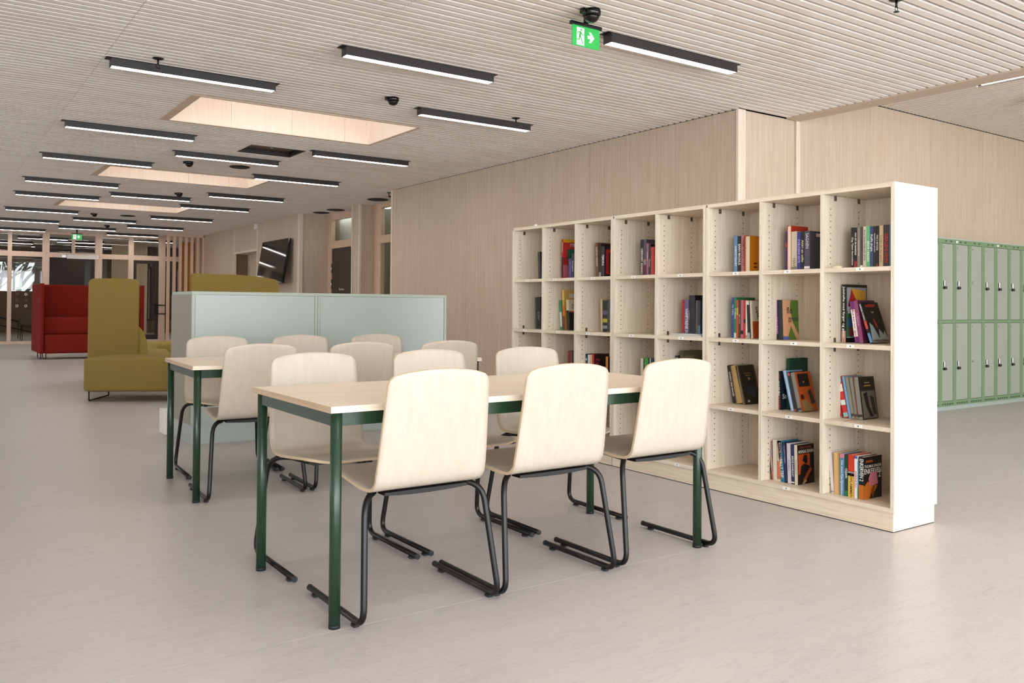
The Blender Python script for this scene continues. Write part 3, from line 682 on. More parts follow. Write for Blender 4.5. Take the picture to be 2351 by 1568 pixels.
(8, 2, 2.7, 0.14, 0.024, 0.306, 0, 0.19, '121214', [('t', 'Julehefte med farger og gaver', 'e8e4dc', 0.72, 0.55), ('b', 0, 0.2, 'b88a78')], [('p', 0.04, 0.08, 0.96, 0.95, '9aa0a8'), ('P', [(0.1, 0.6), (0.25, 0.93), (0.85, 0.85), (0.7, 0.5)], 'b01c1c'), ('P', [(0.25, 0.93), (0.8, 0.9), (0.78, 0.68), (0.45, 0.75)], 'd8a030'), ('p', 0.05, 0.1, 0.3, 0.55, '2f6a3c'), ('p', 0.1, 0.28, 0.5, 0.42, '3a62a0'), ('p', 0.7, 0.6, 0.93, 0.9, 'c89a30'), ('p', 0.15, 0.12, 0.45, 0.25, '8a3a34'), ('p', 0.1, 0.5, 0.28, 0.62, 'e0ded8'), ('p', 0.04, 0.02, 0.96, 0.08, '101012')], 'large black comic book with a colourful cover'),
(8, 2, 2.622, 0.14, 0.0228, 0.218, 8.4, 0.15, '6a2a6c', [('b', 0.15, 0.8, 'e4dcdc'), ('t', 'Moa bor her igjen', 'a02838', 0.48, 0.45)], [('p', 0, 0, 1, 1, '4a1c3c')], 'purple leaning book with a white title strip'),
(8, 2, 2.597, 0.14, 0.0237, 0.222, 9.3, 0.15, '8d4470', [('t', 'Liljene', 'c08aa8', 0.55, 0.6)], [('p', 0, 0, 1, 1, '5a2040')], 'mauve leaning book'),
(8, 2, 2.535, 0.14, 0.0152, 0.219, 18.7, 0.15, '101014', [('t', 'BARBARA THORING', 'e8e4dc', 0.8, 0.6), ('b', 0.35, 0.55, 'c04a3c'), ('b', 0.02, 0.25, '5a9ac0')], [('P', [(0.0, 0), (0.15, 0.5), (0.3, 0.42), (0.5, 0.1), (0.6, 0.35), (0.8, 0.2), (0.9, 0.3), (1, 0.1), (1, 0)], '9fb0b4'), ('P', [(0.42, 0.55), (0.5, 0.62), (0.6, 0.35), (0.5, 0.38)], 'a83820'), ('p', 0.2, 0.88, 0.7, 0.93, 'a02a20'), ('p', 0.35, 0.9, 0.8, 0.95, 'a02a20'), ('P', [(0.38, 0.78), (0.5, 0.72), (0.62, 0.78), (0.5, 0.75)], 'c8c4bc'), ('p', 0, 0, 1, 0.08, '8c8478'), ('t', 'BARBARA THORING', '17151a', 0.1, 0.02, 0.016)], 'black leaning book with a white wolf like shape and red marks'),
(8, 3, 2.728, 0.15, 0.0273, 0.196, 12.4, 0.12, 'c0342c', [('t', 'NØDDE', '17151a', 0.83, 0.6), ('t', 'Aage Sommer', '7a1c18', 0.45, 0.45), ('b', 0.03, 0.08, '8a1e18')], [('p', 0, 0, 1, 1, 'a82a24')], 'red paperback leaning at the end'),
(8, 3, 2.693, 0.15, 0.0273, 0.222, 12.5, 0.15, 'c02e30', [('b', 0.62, 0.8, 'd8dcc8'), ('b', 0.84, 0.95, '5aa8a8'), ('b', 0.3, 0.42, 'cfe0d8'), ('b', 0.02, 0.12, '8ac0c0')], [], 'red hardback with white and turquoise stripes'),
(8, 3, 2.663, 0.15, 0.0147, 0.221, 11.2, 0.15, '6f9cc4', [], [], 'light blue leaning book'),
(8, 3, 2.646, 0.15, 0.0177, 0.218, 10.8, 0.14, '84826f', [('b', 0.06, 0.12, '3a3a34')], [], 'olive grey pocket book'),
(8, 3, 2.626, 0.15, 0.0178, 0.217, 9.5, 0.14, '7e7f72', [('b', 0.06, 0.12, '3a3a34')], [], 'dull grey pocket book next to the red bookmark'),
(8, 3, 2.606, 0.15, 0.0248, 0.219, 7.9, 0.14, '85867e', [('b', 0.06, 0.12, '3a3a34')], [('p', 0, 0, 1, 1, '232120'), ('p', 0.08, 0.02, 0.94, 0.66, '6e6a5e'), ('P', [(0.2, 0.6), (0.45, 0.64), (0.5, 0.3), (0.7, 0.05), (0.5, 0.05), (0.3, 0.3)], '151414'), ('P', [(0.6, 0.55), (0.85, 0.5), (0.9, 0.1), (0.7, 0.1)], '262422'), ('p', 0.2, 0.7, 0.82, 0.95, '121112'), ('p', 0.35, 0.84, 0.68, 0.87, '8a7a50'), ('p', 0.3, 0.77, 0.72, 0.8, 'a88a40')], 'grey spined book with a black and white figure cover'),
(7, 3, 3.123, 0.15, 0.032, 0.218, 2.4, 0.15, '1a1719', [('t', 'GANTHRA', 'e8e4dc', 0.55, 0.8), ('t', 'DANIEL', 'c23a34', 0.17, 0.7), ('b', 0.8, 0.9, '7a2a24')], [('p', 0, 0, 1, 1, '14202e'), ('t', 'Stud', 'd8d8d0', 0.1, 0.3, 0.04)], 'black paperback with bold white and red spine'),
(7, 3, 3.025, 0.15, 0.0204, 0.227, 14.3, 0.15, '84acd8', [('v', 0.5, 0.85, 'c8d4e0')], [], 'pale blue leaning book'),
(7, 3, 3.003, 0.15, 0.0137, 0.222, 12.5, 0.14, '26282c', [('b', 0.0, 0.06, 'b04838'), ('b', 0.9, 0.97, 'd04838')], [], 'black leaning book with orange labels'),
(7, 3, 2.988, 0.15, 0.0107, 0.214, 13.5, 0.14, '33332f', [], [], 'thin dark leaning book'),
(7, 3, 2.976, 0.15, 0.0253, 0.22, 13.7, 0.14, '84827c', [('b', 0.04, 0.1, '3a3a34')], [('p', 0, 0, 1, 1, 'c0591c'), ('p', 0.12, 0.62, 0.82, 0.95, '151010'), ('p', 0.4, 0.72, 0.5, 0.76, 'b89040'), ('P', [(0.15, 0), (0.1, 0.25), (0.4, 0.3), (0.75, 0.1), (0.8, 0)], 'a08458'), ('P', [(0.6, 0.5), (0.8, 0.55), (0.95, 0.2), (0.7, 0.15)], '2c3a30'), ('p', 0.1, 0.3, 0.3, 0.42, '3a1a10')], 'grey spined book with an orange illustrated cover'),
(6, 3, 3.452, 0.17, 0.0215, 0.23, 12.6, 0.14, '16130f', [('t', 'SANDRA BREI MINNER', 'e8e4dc', 0.5, 0.5)], [], 'black leaning book with white lettering'),
(6, 3, 3.429, 0.17, 0.0459, 0.229, 12.3, 0.15, 'b0905c', [('v', 0.0, 0.2, '8a7040')], [('p', 0, 0, 1, 1, '7e8a62')], 'tan and green leaning book'),
(6, 3, 3.38, 0.17, 0.0155, 0.233, 14.9, 0.15, '6d6656', [], [('p', 0, 0, 1, 1, '17140f'), ('p', 0.9, 0.0, 1, 1, '4a3a20'), ('p', 0.0, 0.0, 0.06, 1, '5a4620'), ('p', 0.3, 0.78, 0.72, 0.8, '8a6a28'), ('p', 0.35, 0.72, 0.7, 0.74, '8a6a28'), ('p', 0.48, 0.62, 0.6, 0.68, 'a88430'), ('P', [(0.2, 0.3), (0.5, 0.5), (0.9, 0.4), (0.7, 0.15), (0.4, 0.2)], '222a38'), ('p', 0.2, 0.04, 0.35, 0.1, 'a8a8a0')], 'black ornate book with a grey spine'),
(5, 3, 3.902, 0.15, 0.026, 0.264, 2.4, 0.13, '2c2c30', [('b', 0.85, 0.95, 'a8a8a0')], [], 'short black book'),
(5, 3, 3.874, 0.15, 0.03, 0.298, 0, 0.19, '4c4e36', [], [('p', 0, 0, 1, 1, '55553a'), ('p', 0.1, 0.5, 0.5, 0.9, '6a6a44'), ('p', 0.5, 0.3, 0.95, 0.7, '7a5a24')], 'large olive green book'),
(4, 3, 4.215, 0.13, 0.026, 0.231, 0, 0.14, 'cfc8bc', [], [], 'cream book showing above the chair'),
(4, 3, 4.187, 0.13, 0.008, 0.23, 0, 0.14, '1a1a1a', [], [], 'thin black book showing above the chair'),
(4, 3, 4.179, 0.13, 0.036, 0.236, 0, 0.14, '3f9a3c', [], [], 'green book showing above the chair'),
(4, 3, 4.142, 0.13, 0.012, 0.235, 0, 0.14, '2a2020', [], [], 'dark brown book showing above the chair'),
(4, 3, 4.129, 0.13, 0.01, 0.237, 0, 0.14, 'c8ccd0', [], [], 'narrow white book showing above the chair'),
(4, 3, 4.118, 0.13, 0.027, 0.236, 0, 0.14, '28404e', [], [], 'dark blue book showing above the chair'),
(3, 3, 4.739, 0.09, 0.019, 0.235, 1.7, 0.15, '2a3a40', [('b', 0.8, 0.86, '90b8c0'), ('b', 0.55, 0.62, 'b8a848')], [], 'dark patterned book'),
(3, 3, 4.719, 0.09, 0.021, 0.23, 0, 0.14, 'cfccd8', [], [], 'pale lilac book'),
(3, 3, 4.696, 0.09, 0.024, 0.232, 0, 0.14, 'd0b680', [], [], 'cream yellow book'),
(3, 3, 4.671, 0.09, 0.023, 0.237, 0, 0.14, 'b02428', [], [('p', 0, 0, 1, 1, '1a1618'), ('t', 'Hva', 'c03a30', 0.1, 0.8, 0.026), ('t', 'jeg', 'c03a30', 0.1, 0.7, 0.026)], 'red spined book with a black cover'),
(3, 3, 4.524, 0.09, 0.025, 0.227, 0, 0.13, 'c8821c', [], [('p', 0, 0, 1, 1, '121318')], 'orange book beside the divider'),
(2, 3, 4.985, 0.12, 0.031, 0.245, 0, 0.14, '8a1820', [], [], 'dark red book'),
(2, 3, 4.953, 0.12, 0.015, 0.244, 0, 0.14, '6a6058', [], [], 'thin grey brown book'),
(2, 3, 4.937, 0.12, 0.021, 0.244, 0, 0.14, '241a18', [], [], 'dark brown book'),
(8, 4, 2.701, 0.055, 0.0169, 0.219, 5.5, 0.15, 'cfcac6', [('b', 0.03, 0.06, '8a8a90')], [], 'whitish grey book leaning at the left'),
(8, 4, 2.683, 0.055, 0.031, 0.214, 1.6, 0.15, 'cda56c', [('v', 0.8, 1, 'b08450')], [], 'tan paper envelope like book'),
(8, 4, 2.652, 0.055, 0.027, 0.215, 0, 0.15, '54809e', [('b', 0.9, 1, 'c87a8c'), ('t', 'Det store Kjærlighetsbrevet', 'd8e4ec', 0.4, 0.4)], [], 'steel blue book with a pink top'),
(8, 4, 2.623, 0.055, 0.019, 0.213, 0, 0.15, '20392f', [('b', 0.0, 0.14, '2a6a40'), ('t', 'Gjøk', 'e8e4dc', 0.55, 0.7)], [], 'dark green book'),
(8, 4, 2.603, 0.055, 0.033, 0.217, 0, 0.15, 'c83a24', [('b', 0, 0.56, 'd8b44c'), ('b', 0.5, 0.6, '8a9aa0'), ('t', 'ILDFLAMMEN', '5a3018', 0.28, 0.4)], [], 'thick red and yellow book with flames'),
(8, 4, 2.568, 0.055, 0.017, 0.213, 0, 0.14, 'e4e0e0', [('t', 'JOSEFINE ELLI', 'b02028', 0.45, 0.6), ('b', 0.94, 1, '4a5a90')], [], 'white book with red lettering'),
(8, 4, 2.55, 0.055, 0.006, 0.19, 0, 0.14, '4a94b4', [('b', 0.0, 0.3, '3a7a48')], [], 'thin sky blue and green book'),
(8, 4, 2.543, 0.055, 0.029, 0.213, 0, 0.155, '151313', [('t', 'ENKERVEN 2', 'e8e4dc', 0.72, 0.95), ('b', 0, 0.34, 'b8641c')], [('t', 'THOMAS ENGER', 'e8e4dc', 0.02, 0.74, 0.02), ('t', 'ENKERVEN', 'e8e4dc', 0.0, 0.62, 0.036), ('t', '2', 'e8e4dc', 0.8, 0.52, 0.045), ('P', [(0, 0), (0, 0.3), (0.2, 0.42), (0.4, 0.32), (0.75, 0.3), (0.6, 0.15), (0.45, 0.22), (0.3, 0.0)], 'c06a1e'), ('P', [(0.5, 0.0), (0.62, 0.25), (0.55, 0.35), (0.4, 0.2)], '8a4412'), ('p', 0.1, 0.87, 0.5, 0.885, 'c8622a'), ('p', 0.1, 0.9, 0.45, 0.915, 'c8622a'), ('P', [(0.28, 0.3), (0.25, 0.5), (0.38, 0.62), (0.7, 0.63), (0.78, 0.33)], 'c67482')], 'black book with bold white title and pink note'),
(7, 4, 3.102, 0.075, 0.0109, 0.253, 7.7, 0.15, '15141a', [('b', 0.45, 0.62, '8c88a8'), ('b', 0.0, 0.15, '5a3a24')], [('p', 0, 0, 1, 1, 'b8b0b0')], 'tall black edged book leaning at the left'),
(7, 4, 3.09, 0.075, 0.006, 0.227, 6.3, 0.15, 'b89a90', [('b', 0.0, 0.3, 'c06a3c'), ('b', 0.55, 0.75, '9a8ab8')], [], 'thin book with a photographed spine'),
(7, 4, 3.083, 0.075, 0.025, 0.225, 1.8, 0.15, 'cfc6b4', [], [], 'cream book'),
(7, 4, 3.057, 0.075, 0.023, 0.224, 0, 0.15, 'd2c8b0', [('b', 0.05, 0.5, 'c8704a'), ('t', 'STILLE', '7a7466', 0.8, 0.5)], [], 'cream book with an orange lower spine'),
(7, 4, 3.034, 0.075, 0.0268, 0.225, 6.1, 0.15, '2f7390', [('t', 'BALLY TRIP', 'e8e4dc', 0.33, 0.9), ('t', 'KATIE LIE', 'd89080', 0.8, 0.4)], [], 'teal blue book with bold white title'),
(7, 4, 3.006, 0.075, 0.0169, 0.219, 4.5, 0.15, '23244a', [('t', 'OG SNART KOMMER', 'a8a8c8', 0.7, 0.5)], [], 'navy blue book with faint lettering'),
(7, 4, 2.987, 0.075, 0.023, 0.218, 2.4, 0.15, 'cac4ca', [('t', 'Vindens', '8a86a8', 0.45, 0.5)], [], 'pale lilac white book'),
(7, 4, 2.963, 0.075, 0.021, 0.215, 1.6, 0.15, '242c54', [('t', 'BÅDSE KANELKAT', 'e8e4dc', 0.45, 0.6), ('b', 0.03, 0.06, 'e8e4dc')], [], 'navy book with white lettering'),
(7, 4, 2.941, 0.075, 0.02, 0.215, 1.6, 0.145, 'd6ccb4', [('t', 'Olivenlund', '8a8478', 0.45, 0.4)], [('p', 0, 0, 1, 1, '1a1210'), ('p', 0.04, 0.25, 0.75, 0.76, 'b84e24'), ('t', 'Unni Lindell', 'a85048', 0.15, 0.9, 0.02), ('t', 'ANNAS BARN', 'e8e4dc', 0.05, 0.79, 0.026), ('P', [(0.3, 0.6), (0.4, 0.74), (0.58, 0.72), (0.6, 0.55), (0.5, 0.5)], '15100e'), ('P', [(0.15, 0.2), (0.2, 0.45), (0.4, 0.52), (0.7, 0.45), (0.9, 0.3), (0.8, 0.05), (0.4, 0.0)], '1c1412'), ('P', [(0.3, 0.1), (0.75, 0.42), (0.85, 0.35), (0.45, 0.05)], '9a4426'), ('P', [(0.25, 0.02), (0.45, 0.12), (0.55, 0.07), (0.35, -0.0)], 'b08a60')], 'cream spined book with an orange and black figure cover'),
]

# ---------------------------------------------------------------- large furniture
def bookcase(name, lab, y0, n, pitch, group):
    """n bays wide, four shelves high, opening towards -X; y0 is its end nearest the photographer"""
    L = n * pitch + .02 * (n + 1); T = thing(name, lab, 'bookcase', (3.856, y0, 0), 0, group)
    D = .385; Zs = [.117, .503, .900, 1.287]
    MB().box(.0075, .008, .0045, D - .012, L - .0008, .0925).build('plinth', M_SHELFY, T)
    MB().box(.009, .0095, 0, D - .014, L - .001, .0043).build('levelling_strip', M_RUB, T)  # dark strip put in for the shadow line between plinth and floor
    MB().box(0, 0, .0945, D, .0195, 1.6945).build('side_panel', M_SHELF, T)
    MB().box(0, L - .0195, .0945, D, L, 1.6945).build('side_panel', M_SHELF, T)
    MB().box(0, .02, 1.672, D, L - .02, 1.6945).build('top_panel', M_SHELFY, T)
    MB().box(.001, .02, .0945, D, L - .02, .117).build('bottom_panel', M_SHELFY, T)
    MB().box(D - .012, .02, .118, D, L - .02, 1.671).build('back_panel', M_SHELF, T)
    holes = MB(); fit = MB()
    for k in range(n + 1):
        yk = k * (pitch + .02)
        if 0 < k < n: MB().box(0, yk, .118, D - .0125, yk + .0195, 1.671).build('divider', M_SHELF, T)
        if k < n:
            a, b = yk + .0205, yk + .0195 + pitch - .001
            for r, z in enumerate(Zs[1:]):
                MB().box(.0015 + .002 * (r != 1), a, z - .022, D - .0125, b, z).build('shelf', M_SHELFY, T)
            for z in (.106, .492, .889, 1.276):
                yc = a + pitch * random.uniform(.42, .66)
                if z < .2 and name and (k + n) % 2: continue
                t_ = MB().box(-.0009, yc - .022, z - .0085, -.0002, yc + .022, z + .0085, 0).box(-.0013, yc - .003, z - .003, -.001, yc + .003, z + .003, 1)
                t_.build('shelf_tag', [M_TAG, M_BLACK], T)
            # drilled rows on the wall that faces the photographer
            yf = b + .0015
            for xh in (.06, .31):
                z = .16
                while z < 1.63:
                    if min(abs(z - q + .011) for q in Zs) > .03:
                        holes.box(xh - .0028, yf - .0009, z - .0028, xh + .0028, yf - .0001, z + .0028)
                    z += .032
            for xh in (.09, .30):
                fit.box(xh, yf - .003, 1.645, xh + .02, yf - .0002, 1.671)
                if k % 2 == 0: fit.box(xh, yf - .003, .9015, xh + .016, yf - .0002, .925); fit.box(xh, yf - .003, .852, xh + .016, yf - .0002, .877)
    o = holes.build('pin_holes', M_DARK, T); o['kind'] = 'stuff'
    fit.box(-.001, L - .012, 1.675, -.0001, L - .004, 1.69)
    fit.build('fittings', mat('brown_fitting', '5a4a3c', .5), T)
    return T


bookcase('bookcase', 'three bay open ash bookcase nearest the camera with a bright white end panel', 2.32, 3, .374, None)
bookcase('bookcase', 'narrow two bay open ash bookcase in the middle of the row', 3.526, 2, .385, None)
bookcase('bookcase', 'three bay open ash bookcase at the far end of the row', 4.358, 3, .370, None)


M_TANEDGE = wood('tan_edge_band', 'cdb598', 'bb9f80', 1, 1.2, .5, .02)

def table(name, lab, x, y, rz, group):
    T = thing(name, lab, 'table', (x, y, 0), rz, group); Lx, Ly = 1.80, .80
    MB().box(.0004, .0004, .7190, Lx - .0004, Ly - .0004, .741).build('table_top', M_TOPX, T)
    MB().box(0, 0, .7185, .0012, Ly, .7405).build('edge_band', M_TANEDGE, T)
    MB().box(Lx - .0012, 0, .7185, Lx, Ly, .7405).build('edge_band', M_TANEDGE, T)
    g = M_GREEN
    MB().box(.05, .025, .672, Lx - .05, .05, .718).build('apron', g, T)
    MB().box(.05, Ly - .05, .672, Lx - .05, Ly - .025, .718).build('apron', g, T)
    MB().box(.02, .05, .672, .045, Ly - .05, .718).build('apron', g, T)
    MB().box(Lx - .045, .05, .672, Lx - .02, Ly - .05, .718).build('apron', g, T)
    for lx, ly in ((.031, .027), (Lx - .031, .027), (Lx - .031, Ly - .027), (.031, Ly - .027)):
        lg = MB().cyl((lx, ly), .0195, .012, .718, 28).build('leg', g, T)
        MB().cyl((lx, ly), .0198, 0, .0125, 24).build('foot_cap', M_RUB, lg)
    return T


table('table', 'front ash topped table with dark green tube legs nearest the camera', 1.120, 2.655, 0, 'green legged tables')
table('table', 'rear ash topped table with dark green legs in front of the sage cabinet', 1.213, 4.757, math.radians(-2.7), 'green legged tables')


def make_chair(name, lab, group):
    T = thing(name, lab, 'chair', (0, 0, 0), 0, group)
    # bent plywood shell: profile from the top of the back down to the front of the seat
    ctrl = [(-.052, .862), (-.047, .82), (-.036, .74), (-.020, .65), (-.006, .57), (.006, .515)]
    for k in range(1, 9):
        a = k / 9 * math.radians(88); R = .066
        ctrl.append((.012 + R - R * math.cos(a), .508 - R * math.sin(a) * .98))
    ctrl += [(.105, .4425), (.15, .4435), (.20, .4475), (.26, .453), (.32, .4585), (.37, .4625), (.41, .464), (.435, .463), (.455, .459), (.468, .4525)]
    P = [Vector((0, a, b)) for a, b in ctrl]
    S = [0]
    for a, b in zip(P, P[1:]): S.append(S[-1] + (b - a).length)
    tot = S[-1]
    # resample
    K = 54; pr = []
    for k in range(K + 1):
        s = tot * k / K
        # finer steps at both rounded ends
        e = k / K; s = tot * (e + .10 * math.sin(2 * math.pi * e) * -0.5)
        j = max(i for i in range(len(S)) if S[i] <= s + 1e-9); j = min(j, len(S) - 2)
        t = (s - S[j]) / (S[j + 1] - S[j]); pr.append((P[j].lerp(P[j + 1], t), s))
    N = 20; TH = .0105
    front, back = [], []
    for k, (p, s) in enumerate(pr):
        a = pr[max(k - 1, 0)][0]; b = pr[min(k + 1, K)][0]; tg = (b - a).normalized(); nr = Vector((0, -tg.z, tg.y))   # towards the sitter
        if nr.y < 0 and nr.z < 0: nr = -nr
        q = s / tot
        w = .198 + (.217 - .198) * min(1, q / .42) if q < .42 else .217 - (.217 - .198) * max(0, (q - .62) / .38) ** 1.6
        for d, r in ((s, .048), (tot - s, .085)):
            if d < r: w -= r - math.sqrt(max(r * r - (r - d) ** 2, 0))
        for j in range(N + 1):
            u = -1 + 2 * j / N; x = u * w
            bend = .013 * u * u * max(0, 1 - q / .45) ** .5 if q < .45 else 0
            crown = -.013 * u * u * max(0, 1 - s / .10)
            c = Vector((x, p.y + bend, p.z + crown))
            front.append(c + nr * TH / 2); back.append(c - nr * TH / 2)
    n1 = N + 1; m = MB(); o = len(front)
    fs = [(k * n1 + j, k * n1 + j + 1, (k + 1) * n1 + j + 1, (k + 1) * n1 + j) for k in range(K) for j in range(N)]
    m.add(front + back, fs + [tuple(o + i for i in reversed(f)) for f in fs], 0, True)
    rim = [j for j in range(n1)] + [k * n1 + N for k in range(1, K + 1)] + [K * n1 + j for j in range(N - 1, -1, -1)] + [k * n1 for k in range(K - 1, 0, -1)]
    for a, b in zip(rim, rim[1:] + rim[:1]): m.f.append([a, o + a, o + b, b]); m.mi.append(1); m.sm.append(False)
    m.build('plywood_shell', [M_BIRCH, M_EDGE], T)
    r = .0112
    for s in (-1, 1):
        path = fillet([(s * .268, .452, .0200), (s * .268, -.012, .0200), (s * .236, .058, .426), (s * .165, .120, .4285), (s * .165, .40, .4475)], [.06, .068, .035], 9)
        lg = MB().tube(path, r, 14).build('leg', M_BLACK, T)
        MB().cyl((s * .268, .0200), r * 1.04, .451, .463, 14, axis=1).build('end_cap', M_RUB, lg)
        for yy_ in (.405, .055): MB().box(s * .268 - .011, yy_ - .014, 0, s * .268 + .011, yy_ + .014, .0105, bev=.003).build('glide', M_RUB, lg)
    # flat bar bowed under the rear of the seat and a thin one under its front
    pts = [(-.165 + .33 * k / 10, .068 + .0 * k, .4245 - .006 * math.sin(math.pi * k / 10)) for k in range(11)]
    m = MB()
    for a, b in zip(pts, pts[1:]):
        m.add([(a[0], .05, a[2]), (b[0], .05, b[2]), (b[0], .105, b[2]), (a[0], .105, a[2]), (a[0], .05, .4345), (b[0], .05, .4345), (b[0], .105, .4345), (a[0], .105, .4345)],
              [(0, 3, 2, 1), (4, 5, 6, 7), (0, 1, 5, 4), (2, 3, 7, 6), (1, 2, 6, 5), (3, 0, 4, 7)])
    m.build('rear_bar', M_BLACK, T)
    MB().box(-.185, .385, .4435, .185, .43, .4548).build('front_bar', M_BLACK, T)
    return T


PI = math.pi
ch = [
 (1.482, 2.600, 0, 'birch plywood chair with black legs, its back nearest the camera at the front table'),
 (2.048, 2.597, 0, 'birch plywood chair at the middle of the near side of the front table'),
 (2.658, 2.612, 0, 'near side plywood chair at the bookcase end of the front table'),
 (1.468, 3.640, PI, 'plywood chair facing us across the front table at its left end'),
 (2.072, 3.655, PI + .01, 'middle plywood chair facing us across the front table'),
 (2.672, 3.665, PI - .02, 'plywood chair facing us across the front table at its bookcase end'),
 (1.556, 4.690, -.05, 'plywood chair with its back to us at the left end of the rear table'),
 (2.150, 4.665, -.05, 'middle plywood chair with its back to us at the rear table'),
 (2.730, 4.640, -.03, 'plywood chair with its back to us at the right end of the rear table'),
 (1.655, 5.830, PI - .05, 'plywood chair beyond the rear table, closest to the olive bench'),
 (2.225, 5.800, PI - .05, 'middle plywood chair beyond the rear table, against the sage cabinet'),
 (2.790, 5.740, PI - .05, 'right hand plywood chair beyond the rear table, before the cabinet'),
]
proto = make_chair('chair', ch[0][3], 'plywood chairs around the front table')
for i, (x, y, rz, lab) in enumerate(ch):
    o = proto if i == 0 else copy_tree(proto)
    o.location = (x, y, 0); o.rotation_euler = (0, 0, rz); o['label'] = lab
    o['group'] = 'plywood chairs around the %s table' % ('front' if i < 6 else 'rear')

# sage cabinet, its back towards us
T = thing('cabinet', 'long pale sage cabinet standing behind the rear table', 'cabinet', (1.703, 6.727, 0))
MB().box(0, .008, .1525, 2.243, .62, 1.147).build('body', M_CAB, T)
MB().box(0, 0, 1.148, 2.243, .62, 1.172).build('top', M_CABEDGE, T)
MB().box(.012, .012, 0, 2.23, .60, .152).build('plinth', M_CAB, T)
MB().box(-.004, .008, .1525, -.0002, .62, 1.147).build('side_panel', mat('taupe_grey_side', '8f8676', .5), T)
for a, b in ((0, .024), (.985, 1.003), (1.012, 1.030), (2.221, 2.243)): MB().box(a, 0, .1525, b, .0078, 1.147).build('upright', M_CABEDGE, T)
MB().box(.027, .003, .156, .982, .0078, 1.1445).build('back_panel', M_CAB, T)
MB().box(1.033, .003, .156, 2.218, .0078, 1.1445).build('back_panel', M_CAB, T)
tag(MB().box(1.66, 7.36, 0, 1.80, 7.55, .20, bev=.004).build('box', M_WHITE), 'small low white box behind the left end of the sage cabinet', 'box')

# olive bench, wing sofa, second olive sofa, red booth
def bevbox(m, *a, b=.03): m.box(*a, bev=b); return m
rz = math.radians(-29.5)
T = thing('bench', 'long olive upholstered bench on thin black wire legs', 'bench', (1.455, 10.225, 0), rz, 'olive seating')
bevbox(MB(), 0, 0, .115, 1.02, .80, .478, b=.035).build('upholstery', M_OLIVE, T)
for xx in (.05, .96):
    MB().tube(fillet([(xx, .05, .12), (xx, .05, .012), (xx, .62, .012), (xx, .62, .12)], [.03, .03]), .0085, 8).build('leg', M_BLACK, T)
T = thing('high_back_sofa', 'olive high back sofa whose tall wing panel stands behind the bench', 'sofa', (1.655, 11.27, 0), math.radians(-10), 'olive seating')
def arch(m, x0, x1, y0, y1, z0, z1, drop, n=14, rc=.05):
    top = []
    for k in range(n + 1):
        u = k / n; x = x0 + (x1 - x0) * u; z = z1 - drop * (2 * u - 1) ** 2
        d = min(x - x0, x1 - x)
        if d < rc: z -= rc - math.sqrt(max(rc * rc - (rc - d) ** 2, 0))
        top.append((x, z))
    poly = [(x0, z0)] + top + [(x1, z0)]; q = len(poly); e = .012
    v = [(x, y0, z) for x, z in poly] + [(x, y1, z) for x, z in poly]
    cx_, cz_ = (x0 + x1) / 2, (z0 + z1) / 2
    vi = [(x + (e if x < cx_ else -e), y0 - e, z + (e if z < cz_ else -e)) for x, z in poly]; vo = [(a, y1 + e, b) for a, _, b in vi]
    v += vi + vo
    f = [tuple(range(2 * q, 3 * q)), tuple(range(4 * q - 1, 3 * q - 1, -1))]
    for i in range(q):
        j = (i + 1) % q; f += [(i, j, q + j, q + i)[::-1], (2 * q + i, i, j, 2 * q + j)[::-1], (q + i, 3 * q + i, 3 * q + j, q + j)[::-1]]
    return m.add(v, f)
arch(MB(), 0, .56, .012, .05, .13, 1.375, .008).build('wing_panel', M_OLIVE, T)
bevbox(MB(), .0, .065, .13, .10, 1.9, 1.36).build('back_panel', M_OLIVE, T)
prof = [(.11, .47), (.66, .43), (.655, .60), (.62, .72), (.57, .775), (.50, .80), (.11, .80)]
m = MB(); v = [(a, yv, b) for yv in (.066, 1.85) for a, b in prof]; q = len(prof)
m.add(v, [tuple(range(q))[::-1], tuple(range(q, 2 * q))] + [(i, (i + 1) % q, q + (i + 1) % q, q + i) for i in range(q)]); m.build('back_cushion', M_OLIVE2, T)
bevbox(MB(), .11, .066, .14, .98, 1.85, .425, b=.04).build('seat', M_OLIVE2, T)
for yy_ in (.2, 1.6):
    MB().tube(fillet([(.08, yy_, .14), (.08, yy_, .012), (.85, yy_, .012), (.85, yy_, .14)], [.03, .03]), .0085, 8).build('leg', M_BLACK, T)
T = thing('pouf', 'low olive pouf beyond the wing sofa seat', 'pouf', (3.0, 13.9, 0), 0, 'olive seating')
bevbox(MB(), 0, 0, .12, 1.3, .8, .46, b=.04).build('upholstery', M_OLIVE2, T)
for xx in (.1, 1.2): MB().tube(fillet([(xx, .08, .13), (xx, .08, .012), (xx, .7, .012), (xx, .7, .13)], [.03, .03]), .0085, 8).build('leg', M_BLACK, T)
T = thing('high_back_sofa', 'olive high back sofa whose arched top shows over the cabinet', 'sofa', (2.765, 10.95, 0), math.radians(1), 'olive seating')
m = MB(); n = 24; poly = [(0, .13)]
for k in range(n + 1):
    u = k / n; xx = 1.12 * u; z = 1.453 - .006 * u - .055 * max(0, u - .45) ** 2 * 3.3; d = 1.12 - xx
    if d < .05: z -= .05 - math.sqrt(max(.0025 - (.05 - d) ** 2, 0))
    if xx < .02: z -= .01
    poly.append((xx, z))
poly.append((1.12, .13)); q = len(poly)
m.add([(a, yv, b) for yv in (0, .09) for a, b in poly], [tuple(range(q)), tuple(range(2 * q - 1, q - 1, -1))] + [(i, q + i, q + (i + 1) % q, (i + 1) % q) for i in range(q)])
m.build('back_panel', M_OLIVE, T)
bevbox(MB(), .02, .095, .14, 1.10, .80, .44, b=.04).build('seat', M_OLIVE2, T)
